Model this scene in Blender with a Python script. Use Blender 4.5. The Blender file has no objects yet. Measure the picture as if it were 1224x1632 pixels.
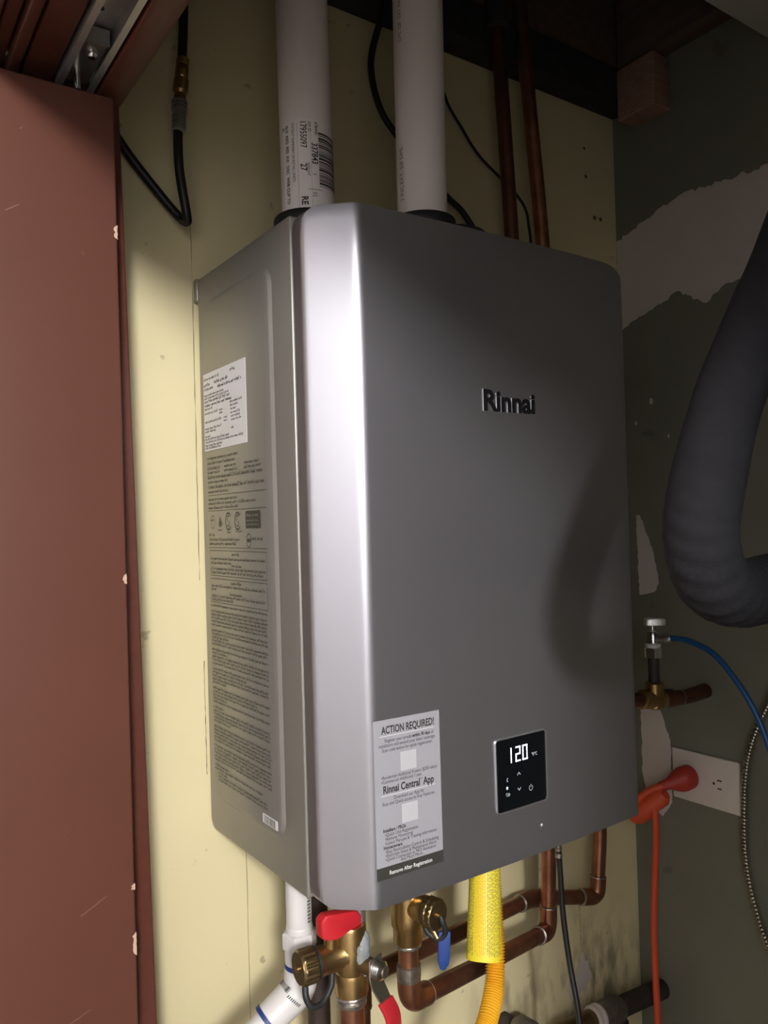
import bpy, bmesh, math, random
from mathutils import Vector, Matrix
from math import pi, sin, cos

random.seed(7)
S = bpy.context.scene
COL = S.collection

# ------------------------------------------------------------------ camera
cam = bpy.data.cameras.new('camera')
camo = bpy.data.objects.new('camera', cam)
COL.objects.link(camo)
CAM_LOC = (-0.3743, -0.9276, 0.3641)
YAW, PITCH, ROLL = 0.60738, 0.013705, 0.028955
_f = Vector((sin(YAW)*cos(PITCH), cos(YAW)*cos(PITCH), sin(PITCH)))
_r0 = Vector((cos(YAW), -sin(YAW), 0)); _d0 = _f.cross(_r0)
_r = _r0*cos(ROLL) + _d0*sin(ROLL); _d = -_r0*sin(ROLL) + _d0*cos(ROLL)
M = Matrix.Identity(4)
for i in range(3):
    M[i][0] = _r[i]; M[i][1] = -_d[i]; M[i][2] = -_f[i]; M[i][3] = CAM_LOC[i]
camo.matrix_world = M
cam.sensor_fit = 'AUTO'; cam.sensor_width = 36.0
cam.lens = 1266.25/1632*36.0
cam.clip_start = 0.01
S.camera = camo

# ------------------------------------------------------------------ light
S.view_settings.view_transform = 'Standard'
S.view_settings.look = 'None'
S.view_settings.gamma = 1.0
S.view_settings.use_curve_mapping = False
S.view_settings.exposure = 0.0
w = bpy.data.worlds.new('hall_light'); S.world = w
w.use_nodes = True
bg = w.node_tree.nodes['Background']
bg.inputs[0].default_value = (1.0, 0.90, 0.80, 1)
bg.inputs[1].default_value = 0.005

lamp = bpy.data.lights.new('hall_ceiling_lamp', 'POINT')      # globe lamp on the hall ceiling, behind the camera
lamp.energy = 620; lamp.color = (1.0, 0.975, 0.955); lamp.shadow_soft_size = 0.22
lampo = bpy.data.objects.new('hall_ceiling_lamp', lamp); COL.objects.link(lampo)
lampo.location = (-1.60, -3.95, 1.65)

# ------------------------------------------------------------------ materials
MATS = {}
def nd(nt, kind, **kw):
    n = nt.nodes.new(kind)
    for k, v in kw.items():
        if hasattr(n, k): setattr(n, k, v)
    return n
def mat(name, col, rough=0.5, metal=0.0, noise=0.0, nscale=40.0, bump=0.0, bscale=200.0, dark=None,
        spots=None, coat=0.0, emit=None, spec=0.5, stretch=None):
    """procedural principled: base colour varied by noise towards `dark`, optional spots, optional bump"""
    m = bpy.data.materials.new(name); m.use_nodes = True
    nt = m.node_tree; b = nt.nodes['Principled BSDF']
    b.inputs['Roughness'].default_value = rough
    b.inputs['Metallic'].default_value = metal
    b.inputs['Specular IOR Level'].default_value = spec
    b.inputs['Coat Weight'].default_value = coat
    b.inputs['Base Color'].default_value = (*col, 1)
    tc = nd(nt, 'ShaderNodeTexCoord')
    vec = tc.outputs['Object']
    if stretch:
        mp = nd(nt, 'ShaderNodeMapping'); mp.inputs['Scale'].default_value = stretch
        nt.links.new(vec, mp.inputs['Vector']); vec = mp.outputs['Vector']
    out = None
    if noise > 0:
        n = nd(nt, 'ShaderNodeTexNoise'); n.inputs['Scale'].default_value = nscale
        n.inputs['Detail'].default_value = 6; n.inputs['Roughness'].default_value = 0.6
        nt.links.new(vec, n.inputs['Vector'])
        r = nd(nt, 'ShaderNodeMapRange'); r.inputs[1].default_value = 0.35; r.inputs[2].default_value = 0.75
        r.inputs[4].default_value = noise
        nt.links.new(n.outputs['Fac'], r.inputs[0])
        mx = nd(nt, 'ShaderNodeMix', data_type='RGBA')
        mx.inputs[6].default_value = (*col, 1)
        mx.inputs[7].default_value = (*(dark or [c*0.5 for c in col]), 1)
        nt.links.new(r.outputs[0], mx.inputs[0]); out = mx.outputs[2]
    if spots:
        sc, th, scol, amt = spots
        n = nd(nt, 'ShaderNodeTexNoise'); n.inputs['Scale'].default_value = sc
        n.inputs['Detail'].default_value = 3
        nt.links.new(vec, n.inputs['Vector'])
        r = nd(nt, 'ShaderNodeMapRange'); r.inputs[1].default_value = th; r.inputs[2].default_value = th+0.05
        r.inputs[4].default_value = amt
        nt.links.new(n.outputs['Fac'], r.inputs[0])
        mx = nd(nt, 'ShaderNodeMix', data_type='RGBA')
        if out: nt.links.new(out, mx.inputs[6])
        else: mx.inputs[6].default_value = (*col, 1)
        mx.inputs[7].default_value = (*scol, 1)
        nt.links.new(r.outputs[0], mx.inputs[0]); out = mx.outputs[2]
    if out: nt.links.new(out, b.inputs['Base Color'])
    if bump > 0:
        n = nd(nt, 'ShaderNodeTexNoise'); n.inputs['Scale'].default_value = bscale
        n.inputs['Detail'].default_value = 4
        nt.links.new(vec, n.inputs['Vector'])
        bp = nd(nt, 'ShaderNodeBump'); bp.inputs['Strength'].default_value = bump
        bp.inputs['Distance'].default_value = 0.001
        nt.links.new(n.outputs['Fac'], bp.inputs['Height'])
        nt.links.new(bp.outputs[0], b.inputs['Normal'])
    if emit:
        b.inputs['Emission Color'].default_value = (*emit[0], 1)
        b.inputs['Emission Strength'].default_value = emit[1]
    MATS[name] = m
    return m

mat('cream_paint', (0.74, 0.66, 0.40), 0.55, noise=0.18, nscale=5, dark=(0.62, 0.53, 0.30), bump=0.25, bscale=35,
    spots=(38, 0.705, (0.25, 0.20, 0.12), 0.55))
def add_dirt(m, centre, r0, r1, col):
    """grime blotch with a shape of its own around a point on the wall"""
    nt = m.node_tree; b = nt.nodes['Principled BSDF']; src = b.inputs['Base Color'].links[0].from_socket
    tc = nd(nt, 'ShaderNodeTexCoord'); vm = nd(nt, 'ShaderNodeVectorMath', operation='DISTANCE'); vm.inputs[1].default_value = centre
    nt.links.new(tc.outputs['Object'], vm.inputs[0])
    mr = nd(nt, 'ShaderNodeMapRange'); mr.inputs[1].default_value = r0; mr.inputs[2].default_value = r1; mr.inputs[3].default_value = 1; mr.inputs[4].default_value = 0
    nt.links.new(vm.outputs['Value'], mr.inputs[0])
    mp = nd(nt, 'ShaderNodeMapping'); mp.inputs['Scale'].default_value = (1.6, 1, 0.6); nt.links.new(tc.outputs['Object'], mp.inputs['Vector'])
    n = nd(nt, 'ShaderNodeTexNoise'); n.inputs['Scale'].default_value = 26; n.inputs['Detail'].default_value = 8; nt.links.new(mp.outputs[0], n.inputs['Vector'])
    m2 = nd(nt, 'ShaderNodeMapRange'); m2.inputs[1].default_value = 0.44; m2.inputs[2].default_value = 0.64; nt.links.new(n.outputs['Fac'], m2.inputs[0])
    mu = nd(nt, 'ShaderNodeMath', operation='MULTIPLY'); nt.links.new(mr.outputs[0], mu.inputs[0]); nt.links.new(m2.outputs[0], mu.inputs[1])
    mx = nd(nt, 'ShaderNodeMix', data_type='RGBA'); nt.links.new(mu.outputs[0], mx.inputs[0]); nt.links.new(src, mx.inputs[6]); mx.inputs[7].default_value = (*col, 1)
    nt.links.new(mx.outputs[2], b.inputs['Base Color'])
add_dirt(MATS['cream_paint'], (0.68, 0.012, -0.44), 0.03, 0.17, (0.20, 0.165, 0.11))
add_dirt(MATS['cream_paint'], (0.50, 0.012, -0.40), 0.02, 0.12, (0.42, 0.35, 0.21))

mat('green_board', (0.185, 0.185, 0.145), 0.8, noise=0.5, nscale=9, dark=(0.15, 0.145, 0.11), bump=0.15, bscale=120,
    spots=(14, 0.70, (0.11, 0.10, 0.07), 0.6))
mat('plaster', (0.60, 0.54, 0.505), 0.85, noise=0.4, nscale=12, dark=(0.52, 0.465, 0.43), bump=0.4, bscale=60)
mat('crack', (0.10, 0.085, 0.05), 0.9)
mat('door_paint', (0.118, 0.043, 0.029), 0.42, noise=0.6, nscale=6, dark=(0.10, 0.036, 0.024), bump=0.10, bscale=18,
    spots=(30, 0.75, (0.20, 0.10, 0.075), 0.5))
mat('scuff', (0.155, 0.072, 0.054), 0.6)
mat('trim_paint', (0.12, 0.038, 0.025), 0.40, noise=0.7, nscale=14, dark=(0.08, 0.024, 0.016), bump=0.15, bscale=40, stretch=(6, 0.6, 6))
mat('bare_wood', (0.55, 0.38, 0.28), 0.8)
mat('track_metal', (0.50, 0.50, 0.50), 0.42, 0.7, noise=0.4, nscale=30)
mat('bright_steel', (0.62, 0.60, 0.55), 0.2, 1.0)
mat('zinc', (0.48, 0.47, 0.45), 0.30, 0.9, noise=0.4, nscale=60)
mat('silver_paint', (0.47, 0.465, 0.515), 0.375, 0.90, noise=0.15, nscale=900, dark=(0.39, 0.385, 0.43), bump=0.05, bscale=1500)
mat('case_paint', (0.36, 0.35, 0.325), 0.42, 0.55, noise=0.12, nscale=800, dark=(0.30, 0.29, 0.27), bump=0.04, bscale=1200)
mat('dark_gap', (0.012, 0.012, 0.012), 0.8)
mat('black_rubber', (0.016, 0.016, 0.018), 0.55, bump=0.1, bscale=200)
mat('pvc', (0.84, 0.77, 0.745), 0.38, noise=0.12, nscale=10, dark=(0.74, 0.67, 0.645))
mat('pvc_white', (0.66, 0.64, 0.635), 0.35, noise=0.15, nscale=14, dark=(0.57, 0.545, 0.52))
mat('paper', (0.86, 0.81, 0.79), 0.7, noise=0.1, nscale=15)
mat('label_white', (0.80, 0.79, 0.80), 0.5)
mat('sticker_grey', (0.36, 0.36, 0.395), 0.45)
mat('sticker_pale', (0.52, 0.52, 0.55), 0.45)
mat('sticker_white', (0.86, 0.86, 0.88), 0.45)
mat('ink', (0.035, 0.032, 0.03), 0.6)
mat('ink_soft', (0.095, 0.088, 0.075), 0.6)
mat('ink_red', (0.24, 0.11, 0.09), 0.6)
mat('ink_bar', (0.045, 0.042, 0.038), 0.5)
mat('ink_white', (0.8, 0.8, 0.8), 0.5)
mat('logo_black', (0.008, 0.008, 0.009), 0.45)
mat('chrome', (0.86, 0.86, 0.86), 0.2, 1.0)
mat('satin_chrome', (0.92, 0.92, 0.92), 0.38, 0.9)
mat('panel_glass', (0.003, 0.004, 0.006), 0.12)
mat('panel_bezel', (0.75, 0.75, 0.77), 0.28, 0.9)
mat('led', (0.9, 0.95, 1.0), 0.5, emit=((0.80, 0.90, 1.0), 2.2))
mat('led_dim', (0.5, 0.5, 0.52), 0.5, emit=((0.9, 0.92, 1.0), 0.10))
mat('brass', (0.46, 0.31, 0.13), 0.32, 0.95, noise=0.6, nscale=60, dark=(0.25, 0.16, 0.07), bump=0.1, bscale=150)
mat('brass_dark', (0.24, 0.17, 0.08), 0.35, 0.9, noise=0.6, nscale=70, dark=(0.10, 0.07, 0.035))
mat('copper', (0.42, 0.19, 0.11), 0.36, 0.9, noise=0.85, nscale=28, dark=(0.14, 0.065, 0.045), bump=0.05, bscale=100)
mat('copper_dark', (0.20, 0.085, 0.055), 0.42, 0.8, noise=0.8, nscale=25, dark=(0.08, 0.038, 0.03))
mat('solder', (0.42, 0.40, 0.37), 0.35, 0.9, noise=0.8, nscale=120, dark=(0.20, 0.15, 0.11), bump=0.5, bscale=250)
mat('pipe_dope', (0.27, 0.30, 0.31), 0.5, noise=0.8, nscale=110, dark=(0.12, 0.125, 0.12), bump=0.6, bscale=260)
mat('steel_braid', (0.42, 0.41, 0.39), 0.4, 0.8, noise=0.9, nscale=260, dark=(0.15, 0.14, 0.13), bump=0.8, bscale=500)
mat('iron', (0.075, 0.052, 0.045), 0.55, 0.5, noise=0.7, nscale=50, dark=(0.03, 0.02, 0.018), bump=0.25, bscale=120)
mat('iron_black', (0.035, 0.030, 0.028), 0.65, 0.3, noise=0.7, nscale=45, dark=(0.09, 0.08, 0.075), bump=0.4, bscale=120)
mat('galvanised', (0.21, 0.19, 0.17), 0.5, 0.7, noise=0.8, nscale=60, dark=(0.08, 0.065, 0.055), bump=0.3, bscale=120)
mat('red_plastic', (0.50, 0.018, 0.028), 0.38)
mat('red_vinyl', (0.47, 0.02, 0.03), 0.42)
mat('blue_vinyl', (0.012, 0.045, 0.22), 0.42)
mat('primer_blue', (0.012, 0.035, 0.17), 0.5)
mat('gas_yellow', (0.80, 0.42, 0.02), 0.38)
mat('tag_yellow', (0.83, 0.70, 0.04), 0.5)
mat('tag_orange', (0.80, 0.36, 0.03), 0.5)
mat('black_cable', (0.010, 0.010, 0.011), 0.45)
mat('orange_cord', (0.66, 0.085, 0.028), 0.5)
mat('plug_red', (0.42, 0.035, 0.022), 0.5)
mat('plate_white', (0.70, 0.64, 0.60), 0.4)
mat('slot_black', (0.01, 0.01, 0.01), 0.7)
mat('blue_tube', (0.015, 0.09, 0.26), 0.30)
mat('hose_cloth', (0.021, 0.021, 0.025), 0.95, noise=0.5, nscale=60, dark=(0.014, 0.014, 0.017), bump=0.5, bscale=700, spec=0.15)
mat('joist_wood', (0.12, 0.078, 0.05), 0.85, noise=0.8, nscale=12, dark=(0.05, 0.03, 0.02), bump=0.4, bscale=60, stretch=(6, 0.7, 6))
mat('block_wood', (0.36, 0.21, 0.15), 0.85, noise=0.8, nscale=25, dark=(0.20, 0.11, 0.075), bump=0.6, bscale=80, stretch=(1, 3, 8))
mat('tarred_wood', (0.016, 0.015, 0.018), 0.8, noise=0.6, nscale=40, dark=(0.05, 0.045, 0.04), bump=0.5, bscale=80)
mat('floor_tile', (0.20, 0.18, 0.16), 0.6, noise=0.5, nscale=5)
mat('ceiling_white', (0.50, 0.48, 0.46), 0.8, noise=0.2, nscale=8)
mat('hall_paint', (0.30, 0.295, 0.30), 0.7, noise=0.15, nscale=6)

# ------------------------------------------------------------------ mesh helpers
class MB:
    """collects geometry; build() links it as one mesh object"""
    def __init__(s): s.v = []; s.f = []
    def add(s, vs, fs):
        o = len(s.v); s.v += [tuple(v) for v in vs]; s.f += [tuple(i+o for i in f) for f in fs]; return s
    def box(s, x0, x1, y0, y1, z0, z1):
        return s.add([(x, y, z) for z in (z0, z1) for y in (y0, y1) for x in (x0, x1)],
                     [(0, 2, 3, 1), (4, 5, 7, 6), (0, 1, 5, 4), (1, 3, 7, 5), (3, 2, 6, 7), (2, 0, 4, 6)])
    def obox(s, c, u, v, n, hu, hv, hn):
        c, u, v, n = (Vector(a) for a in (c, u, v, n))
        pts = [c+u*a*hu+v*b*hv+n*d*hn for d in (-1, 1) for b in (-1, 1) for a in (-1, 1)]
        return s.add(pts, [(0, 2, 3, 1), (4, 5, 7, 6), (0, 1, 5, 4), (1, 3, 7, 5), (3, 2, 6, 7), (2, 0, 4, 6)])
    def quad(s, o, u, v, a0, a1, b0, b1):
        o, u, v = Vector(o), Vector(u), Vector(v)
        return s.add([o+u*a0+v*b0, o+u*a1+v*b0, o+u*a1+v*b1, o+u*a0+v*b1], [(0, 1, 2, 3)])
    def rings(s, rings, caps=True, closed=False):
        n = len(rings[0]); vs = [p for r in rings for p in r]; fs = []
        R = len(rings)
        for i in range(R if closed else R-1):
            for j in range(n):
                a, b = i*n+j, i*n+(j+1) % n
                c, d = ((i+1) % R)*n+(j+1) % n, ((i+1) % R)*n+j
                fs.append((a, b, c, d))
        if caps and not closed:
            fs.append(tuple(reversed(range(n)))); fs.append(tuple((R-1)*n+j for j in range(n)))
        return s.add(vs, fs)
    def tube(s, path, r, seg=20, caps=True):
        path = [Vector(p) for p in path]; N = len(path)
        rr = r if callable(r) else (lambda t: r)
        T = []
        for i in range(N):
            t = (path[min(i+1, N-1)]-path[max(i-1, 0)]); T.append(t.normalized())
        n = T[0].orthogonal().normalized(); rings = []
        L = [0]
        for i in range(1, N): L.append(L[-1]+(path[i]-path[i-1]).length)
        for i in range(N):
            n = (n-T[i]*n.dot(T[i])).normalized(); b = T[i].cross(n)
            rad = rr(L[i]/max(L[-1], 1e-9))
            rings.append([path[i]+(n*cos(2*pi*k/seg)+b*sin(2*pi*k/seg))*rad for k in range(seg)])
        return s.rings(rings, caps)
    def lathe(s, prof, o, ax, seg=28, hexa=False):
        """prof: list of (radius, distance along axis)"""
        o, ax = Vector(o), Vector(ax).normalized()
        n = ax.orthogonal().normalized(); b = ax.cross(n)
        if hexa: seg = 6
        return s.rings([[o+ax*t+(n*cos(2*pi*k/seg)+b*sin(2*pi*k/seg))*r for k in range(seg)] for r, t in prof])
    def prism(s, poly, o, u, v, n, h):
        o, u, v, n = (Vector(a) for a in (o, u, v, n)); N = len(poly)
        vs = [o+u*a+v*b for a, b in poly]+[o+u*a+v*b+n*h for a, b in poly]
        fs = [tuple(reversed(range(N))), tuple(range(N, 2*N))]+[(i, (i+1) % N, N+(i+1) % N, N+i) for i in range(N)]
        return s.add(vs, fs)
    def build(s, name, m, parent=None, smooth=40, bevel=0.0, bseg=3):
        me = bpy.data.meshes.new(name); me.from_pydata(s.v, [], s.f)
        bm = bmesh.new(); bm.from_mesh(me)
        bmesh.ops.recalc_face_normals(bm, faces=bm.faces)
        if bevel:
            es = [e for e in bm.edges if len(e.link_faces) == 2 and e.calc_face_angle(0) > 0.6]
            bmesh.ops.bevel(bm, geom=es, offset=bevel, segments=bseg, profile=0.5, affect='EDGES', clamp_overlap=True)
        bm.to_mesh(me); bm.free()
        me.materials.append(MATS[m])
        if smooth:
            me.polygons.foreach_set('use_smooth', [True]*len(me.polygons))
            me.set_sharp_from_angle(angle=math.radians(smooth))
        o = bpy.data.objects.new(name, me); COL.objects.link(o)
        if parent is not None: o.parent = parent
        return o

def tag(o, label, cat, group=None):
    o['label'] = label; o['category'] = cat
    if group: o['group'] = group
    return o
def struct(o): o['kind'] = 'structure'; return o
def stuff(o): o['kind'] = 'stuff'; return o      # fine print and the like, too small to pick apart
def thing(name, label, cat, group=None):
    o = bpy.data.objects.new(name, None); COL.objects.link(o); o.empty_display_size = 0.03
    return tag(o, label, cat, group)

def fillet(pts, rad, n=8):
    pts = [Vector(p) for p in pts]; out = [pts[0]]
    for i in range(1, len(pts)-1):
        a, b, c = pts[i-1], pts[i], pts[i+1]
        u, v = (a-b), (c-b)
        d = min(rad, u.length*0.49, v.length*0.49)
        p, q = b+u.normalized()*d, b+v.normalized()*d
        for k in range(n+1):
            t = k/n; out.append(p*(1-t)**2+b*2*t*(1-t)+q*t*t)
    out.append(pts[-1]); return out
def spline(pts, n=10):
    P = [Vector(p) for p in pts]; P = [P[0]*2-P[1]]+P+[P[-1]*2-P[-2]]; out = []
    for i in range(1, len(P)-2):
        for k in range(n):
            t = k/n
            out.append(0.5*((2*P[i])+(-P[i-1]+P[i+1])*t+(2*P[i-1]-5*P[i]+4*P[i+1]-P[i+2])*t*t+(-P[i-1]+3*P[i]-3*P[i+1]+P[i+2])*t**3))
    out.append(P[-2]); return out
def resample(path, step):
    path = [Vector(p) for p in path]; out = [path[0]]; acc = 0; last = path[0]
    for p in path[1:]:
        d = (p-last).length
        while acc+d >= step:
            last = last+(p-last).normalized()*(step-acc); out.append(last.copy()); d = (p-last).length; acc = 0
        acc += d; last = p
    return out
def rrect(x0, x1, y0, y1, r, n=6):
    out = []
    for cx, cy, a in ((x1-r, y1-r, 0), (x0+r, y1-r, 90), (x0+r, y0+r, 180), (x1-r, y0+r, 270)):
        for k in range(n+1):
            t = math.radians(a+90*k/n); out.append((cx+r*cos(t), cy+r*sin(t)))
    return out

# flat text -> list of (verts2d, faces)
def glyphs(txt, size, align='LEFT', bold=0.0, spacing=1.0, xscale=1.0, res=3):
    c = bpy.data.curves.new('lettering', 'FONT'); c.body = txt; c.size = size; c.align_x = align
    c.offset = bold; c.space_character = spacing; c.resolution_u = res
    o = bpy.data.objects.new('lettering', c); COL.objects.link(o)
    bpy.context.view_layer.update()
    me = bpy.data.meshes.new_from_object(o)
    vs = [(v.co.x*xscale, v.co.y) for v in me.vertices]; fs = [tuple(p.vertices) for p in me.polygons]
    bpy.data.objects.remove(o); bpy.data.curves.remove(c); bpy.data.meshes.remove(me)
    return vs, fs
def flat_text(mb, txt, size, o, u, v, **kw):
    vs, fs = glyphs(txt, size, **kw); o, u, v = Vector(o), Vector(u), Vector(v)
    mb.add([o+u*a+v*b for a, b in vs], fs)
def print_line(mb, o, u, v, length, h, rng, dens=0.85, word=(3, 9)):
    """a row of print too fine to read: letter-sized strokes"""
    x = 0; cw = h*0.62
    while x < length:
        for _ in range(rng.randint(*word)):
            if x+cw > length: return
            hh = h*rng.choice((0.62, 0.62, 0.66, 1.0)); b = rng.choice((0, 0, 0, -0.22))*h
            mb.quad(o, u, v, x, x+cw*dens*0.38, b, hh+b)
            k = rng.random()
            if k < 0.5: mb.quad(o, u, v, x+cw*0.3, x+cw*dens, hh-h*0.22, hh)
            if k > 0.3: mb.quad(o, u, v, x+cw*0.3, x+cw*dens, 0, h*0.2)
            if k > 0.45: mb.quad(o, u, v, x+cw*0.55, x+cw*dens, 0, h*0.6)
            x += cw
        x += cw*0.8
    return

FLOOR = -1.05
HALL_Z = 1.95        # hall ceiling
CEIL = 1.09
WY = 0.012          # face of the back wall
RX = 0.815          # face of the right wall

# ================================================================== setting
struct(MB().box(-2.9, 1.1, -4.9, 0.2, FLOOR-0.05, FLOOR).build('floor', 'floor_tile'))
wall = struct(MB().box(-2.8, RX+0.12, WY, WY+0.10, FLOOR, HALL_Z).build('wall_back', 'cream_paint'))
wr = struct(MB().box(RX, RX+0.10, -1.75, WY, FLOOR, 1.42).build('wall_right', 'green_board'))
struct(MB().box(-0.24, RX+0.1, -1.85, -1.75, FLOOR, 1.42).build('wall_front', 'green_board'))
# finished ceiling, cut open along the back wall
struct(MB().box(-0.12, RX, -1.75, -0.282, CEIL, CEIL+0.014).build('ceiling', 'ceiling_white', bevel=0.002))
# floor deck above the opening
struct(MB().box(-0.30, RX+0.1, -1.75, WY, 1.40, 1.44).build('floor_deck', 'joist_wood'))
jroot = struct(MB().box(-0.12, RX, -0.034, WY-0.001, CEIL, 1.155).build('ledger_beam', 'tarred_wood', bevel=0.003))
struct(MB().box(-0.12, RX, -0.028, WY-0.001, 1.156, 1.398).build('rim_board', 'joist_wood', bevel=0.002))
struct(MB().box(0.772, RX-0.001, -0.281, -0.0365, 1.150, 1.398).build('ceiling_joist', 'joist_wood', bevel=0.002))
struct(MB().box(0.44, 0.47, -0.281, -0.0365, 1.175, 1.398).build('ceiling_joist', 'joist_wood', bevel=0.002))
for i, x in enumerate((0.06, 0.30, 0.56)):
    struct(MB().box(x, x+0.04, -1.74, -0.0365, 1.215, 1.395).build('ceiling_joist', 'joist_wood', bevel=0.002))
struct(MB().box(-0.12, 0.438, -0.20, -0.16, 1.165, 1.212).build('ceiling_strap', 'joist_wood', bevel=0.002))
b = MB().box(0.768, RX-0.001, -0.112, -0.036, 1.055, 1.145).build('wood_block', 'block_wood', bevel=0.003)
tag(b, 'rough brown wood block in the dark upper corner of green wall', 'wood block')

# cracks in the cream boards
def crack(x, z0, z1, wd, nm='board_seam'):
    m = MB(); n = 26; rng = random.Random(int(x*1000)+5); L = []; Rr = []
    for k in range(n+1):
        z = z0+(z1-z0)*k/n; dx = rng.uniform(-1, 1)*0.0003; ww = wd*rng.uniform(0.5, 1.1)*(0.25 if rng.random() < .15 else 1)
        L.append((x+dx-ww/2, WY-0.0004, z)); Rr.append((x+dx+ww/2, WY-0.0004, z))
    for k in range(n): m.add([L[k], Rr[k], Rr[k+1], L[k+1]], [(0, 1, 2, 3)])
    return m.build(nm, 'crack', wall, smooth=0)
crack(-0.002, 0.30, 0.76, 0.0009); crack(0.001, 0.06, 0.20, 0.0010); crack(0.0505, -0.9, 0.02, 0.0008)
crack(0.66, -0.37, -0.27, 0.0012)

# plaster patches on the green wall (jagged skim coat)
def jag_patch(nm, pts, jag, seed, plane='x', m='plaster'):
    rng = random.Random(seed); out = []
    for i, (a, bb) in enumerate(pts):
        c, d = pts[(i+1) % len(pts)]; L = math.hypot(c-a, d-bb); n = max(1, int(L/0.006))
        for k in range(n):
            t = k/n; j = jag if k else jag*.3
            out.append((a+(c-a)*t+rng.uniform(-1, 1)*j, bb+(d-bb)*t+rng.uniform(-1, 1)*j))
    o = MB()
    if plane == 'x': o.prism(out, (RX, 0, 0), (0, -1, 0), (0, 0, 1), (-1, 0, 0), 0.0012)
    else: o.prism(out, (0, WY, 0), (1, 0, 0), (0, 0, 1), (0, -1, 0), 0.0012)
    return o.build(nm, m, wr if plane == 'x' else wall, smooth=0)
jag_patch('plaster_patch', [(-WY, 0.865), (0.05, 0.885), (0.12, 0.905), (0.2, 0.90), (0.30, 0.895), (0.30, 0.70), (0.255, 0.735), (0.20, 0.735),
          (0.165, 0.71), (0.11, 0.745), (0.06, 0.725), (0.02, 0.715), (-WY, 0.70)], 0.0032, 3)
jag_patch('plaster_patch', [(0.012, 0.365), (0.020, 0.365), (0.045, 0.30), (0.055, 0.245), (0.045, 0.228), (0.014, 0.222)], 0.0012, 4)
jag_patch('plaster_patch', [(0.008, 0.045), (0.045, 0.035), (0.068, -0.03), (0.068, -0.135), (0.048, -0.165), (0.02, -0.15), (0.008, -0.10)], 0.0012, 5)
jag_patch('plaster_patch', [(0.625, -0.420), (0.650, -0.405), (0.660, -0.375), (0.675, -0.395), (0.685, -0.42), (0.67, -0.44), (0.63, -0.445)], 0.004, 9, 'y')
for y, z, r in ((-0.052, 0.565, 0.004), (-0.018, 0.53, 0.0025), (-0.085, 0.50, 0.002)):
    jag_patch('plaster_patch', [(-y+r*cos(a*pi/3), z+r*sin(a*pi/3)*1.6) for a in range(6)], 0.0008, int(z*900))
# screw holes in the cream board by the corner
for x, z, r in ((0.757, 0.90, .004), (0.773, 0.90, .004), (0.735, 1.02, .003), (0.737, 0.97, .0035), (0.40, 1.065, .003)):
    MB().lathe([(r, 0), (r*.8, 0.0006)], (x, WY, z), (0, -1, 0), 12).build('screw_hole', 'crack', wall)

# far jamb and wall of the opening (out of view, shapes the light that falls in)
struct(MB().box(-0.24, -0.12, -4.80, -1.40, FLOOR, HALL_Z).build('wall_opening_side', 'hall_paint'))
struct(MB().box(-2.90, -2.80, -4.90, WY+.1, FLOOR, HALL_Z).build('wall_left', 'hall_paint'))
struct(MB().box(-2.80, -0.24, -4.90, -4.80, FLOOR, HALL_Z).build('wall_hall_end', 'hall_paint'))
struct(MB().box(-2.90, -0.12, -4.90, WY+.1, HALL_Z, HALL_Z+.05).build('hall_ceiling', 'ceiling_white'))
struct(MB().box(-0.24, -0.12, -1.40, WY-.001, 0.86, HALL_Z).build('wall_above_opening', 'hall_paint'))

# ---- head jamb with stops, casing strips
head = struct(MB().box(-0.285, -0.1215, -1.40, -0.106, 0.828, 0.858).build('trim_1', 'trim_paint', bevel=0.002))
MB().box(-0.1495, -0.1225, -1.40, -0.108, 0.8005, 0.8275).build('door_stop', 'trim_paint', head, bevel=0.003)
MB().box(-0.219, -0.1905, -1.40, -0.108, 0.806, 0.8275).build('door_stop', 'trim_paint', head, bevel=0.003)
MB().box(-0.2325, -0.2215, -1.40, -0.108, 0.803, 0.8275).build('head_casing', 'door_paint', head, bevel=0.0025)
MB().box(-0.2475, -0.2345, -1.40, -0.108, 0.809, 0.8275).build('head_casing', 'trim_paint', head, bevel=0.003)
MB().box(-0.285, -0.2495, -1.40, -0.108, 0.803, 0.8275).build('head_casing', 'door_paint', head, bevel=0.003)
# side jamb, leaning slightly out of plumb
def leaning(x0, x1, y0, y1, z0, z1, lean0, lean1):
    m = MB().box(x0, x1, y0, y1, z0, z1)
    m.v = [(x+(lean0+(lean1-lean0)*(z-z0)/(z1-z0)), y, z) for x, y, z in m.v]; return m
struct(leaning(-0.285, -0.1225, -0.105, WY-0.001, FLOOR, 0.826, 0.032, 0).build('trim_2', 'trim_paint', bevel=0.003))

# ---- track
tr = thing('door_track', 'grey metal channel door track along the brown head jamb', 'door track')
m = MB(); ax0, ax1 = -0.1875, -0.1525
m.box(ax0, ax1, -1.38, -0.112, 0.8255, 0.8275); m.box(ax0, ax0+0.0018, -1.38, -0.112, 0.803, 0.8255); m.box(ax1-0.0018, ax1, -1.38, -0.112, 0.803, 0.8255)
m.box(ax0+.0018, ax0+0.006, -1.38, -0.112, 0.803, 0.8045); m.box(ax1-0.006, ax1-.0018, -1.38, -0.112, 0.803, 0.8045)
m.build('channel', 'track_metal', tr, smooth=0)
for y in (-0.222, -0.62):
    MB().lathe([(0.0028, 0), (0.0028, 0.0006)], (-0.172, y, 0.8254), (0, 0, -1), 14).build('screw_hole', 'dark_gap', tr)
br = MB().box(-0.182, -0.158, -0.195, -0.118, 0.8105, 0.8125).build('pivot_bracket', 'zinc', tr, smooth=0)
MB().box(-0.182, -0.158, -0.198, -0.195, 0.8075, 0.8225).build('bracket_lip', 'zinc', br, smooth=0)
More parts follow.
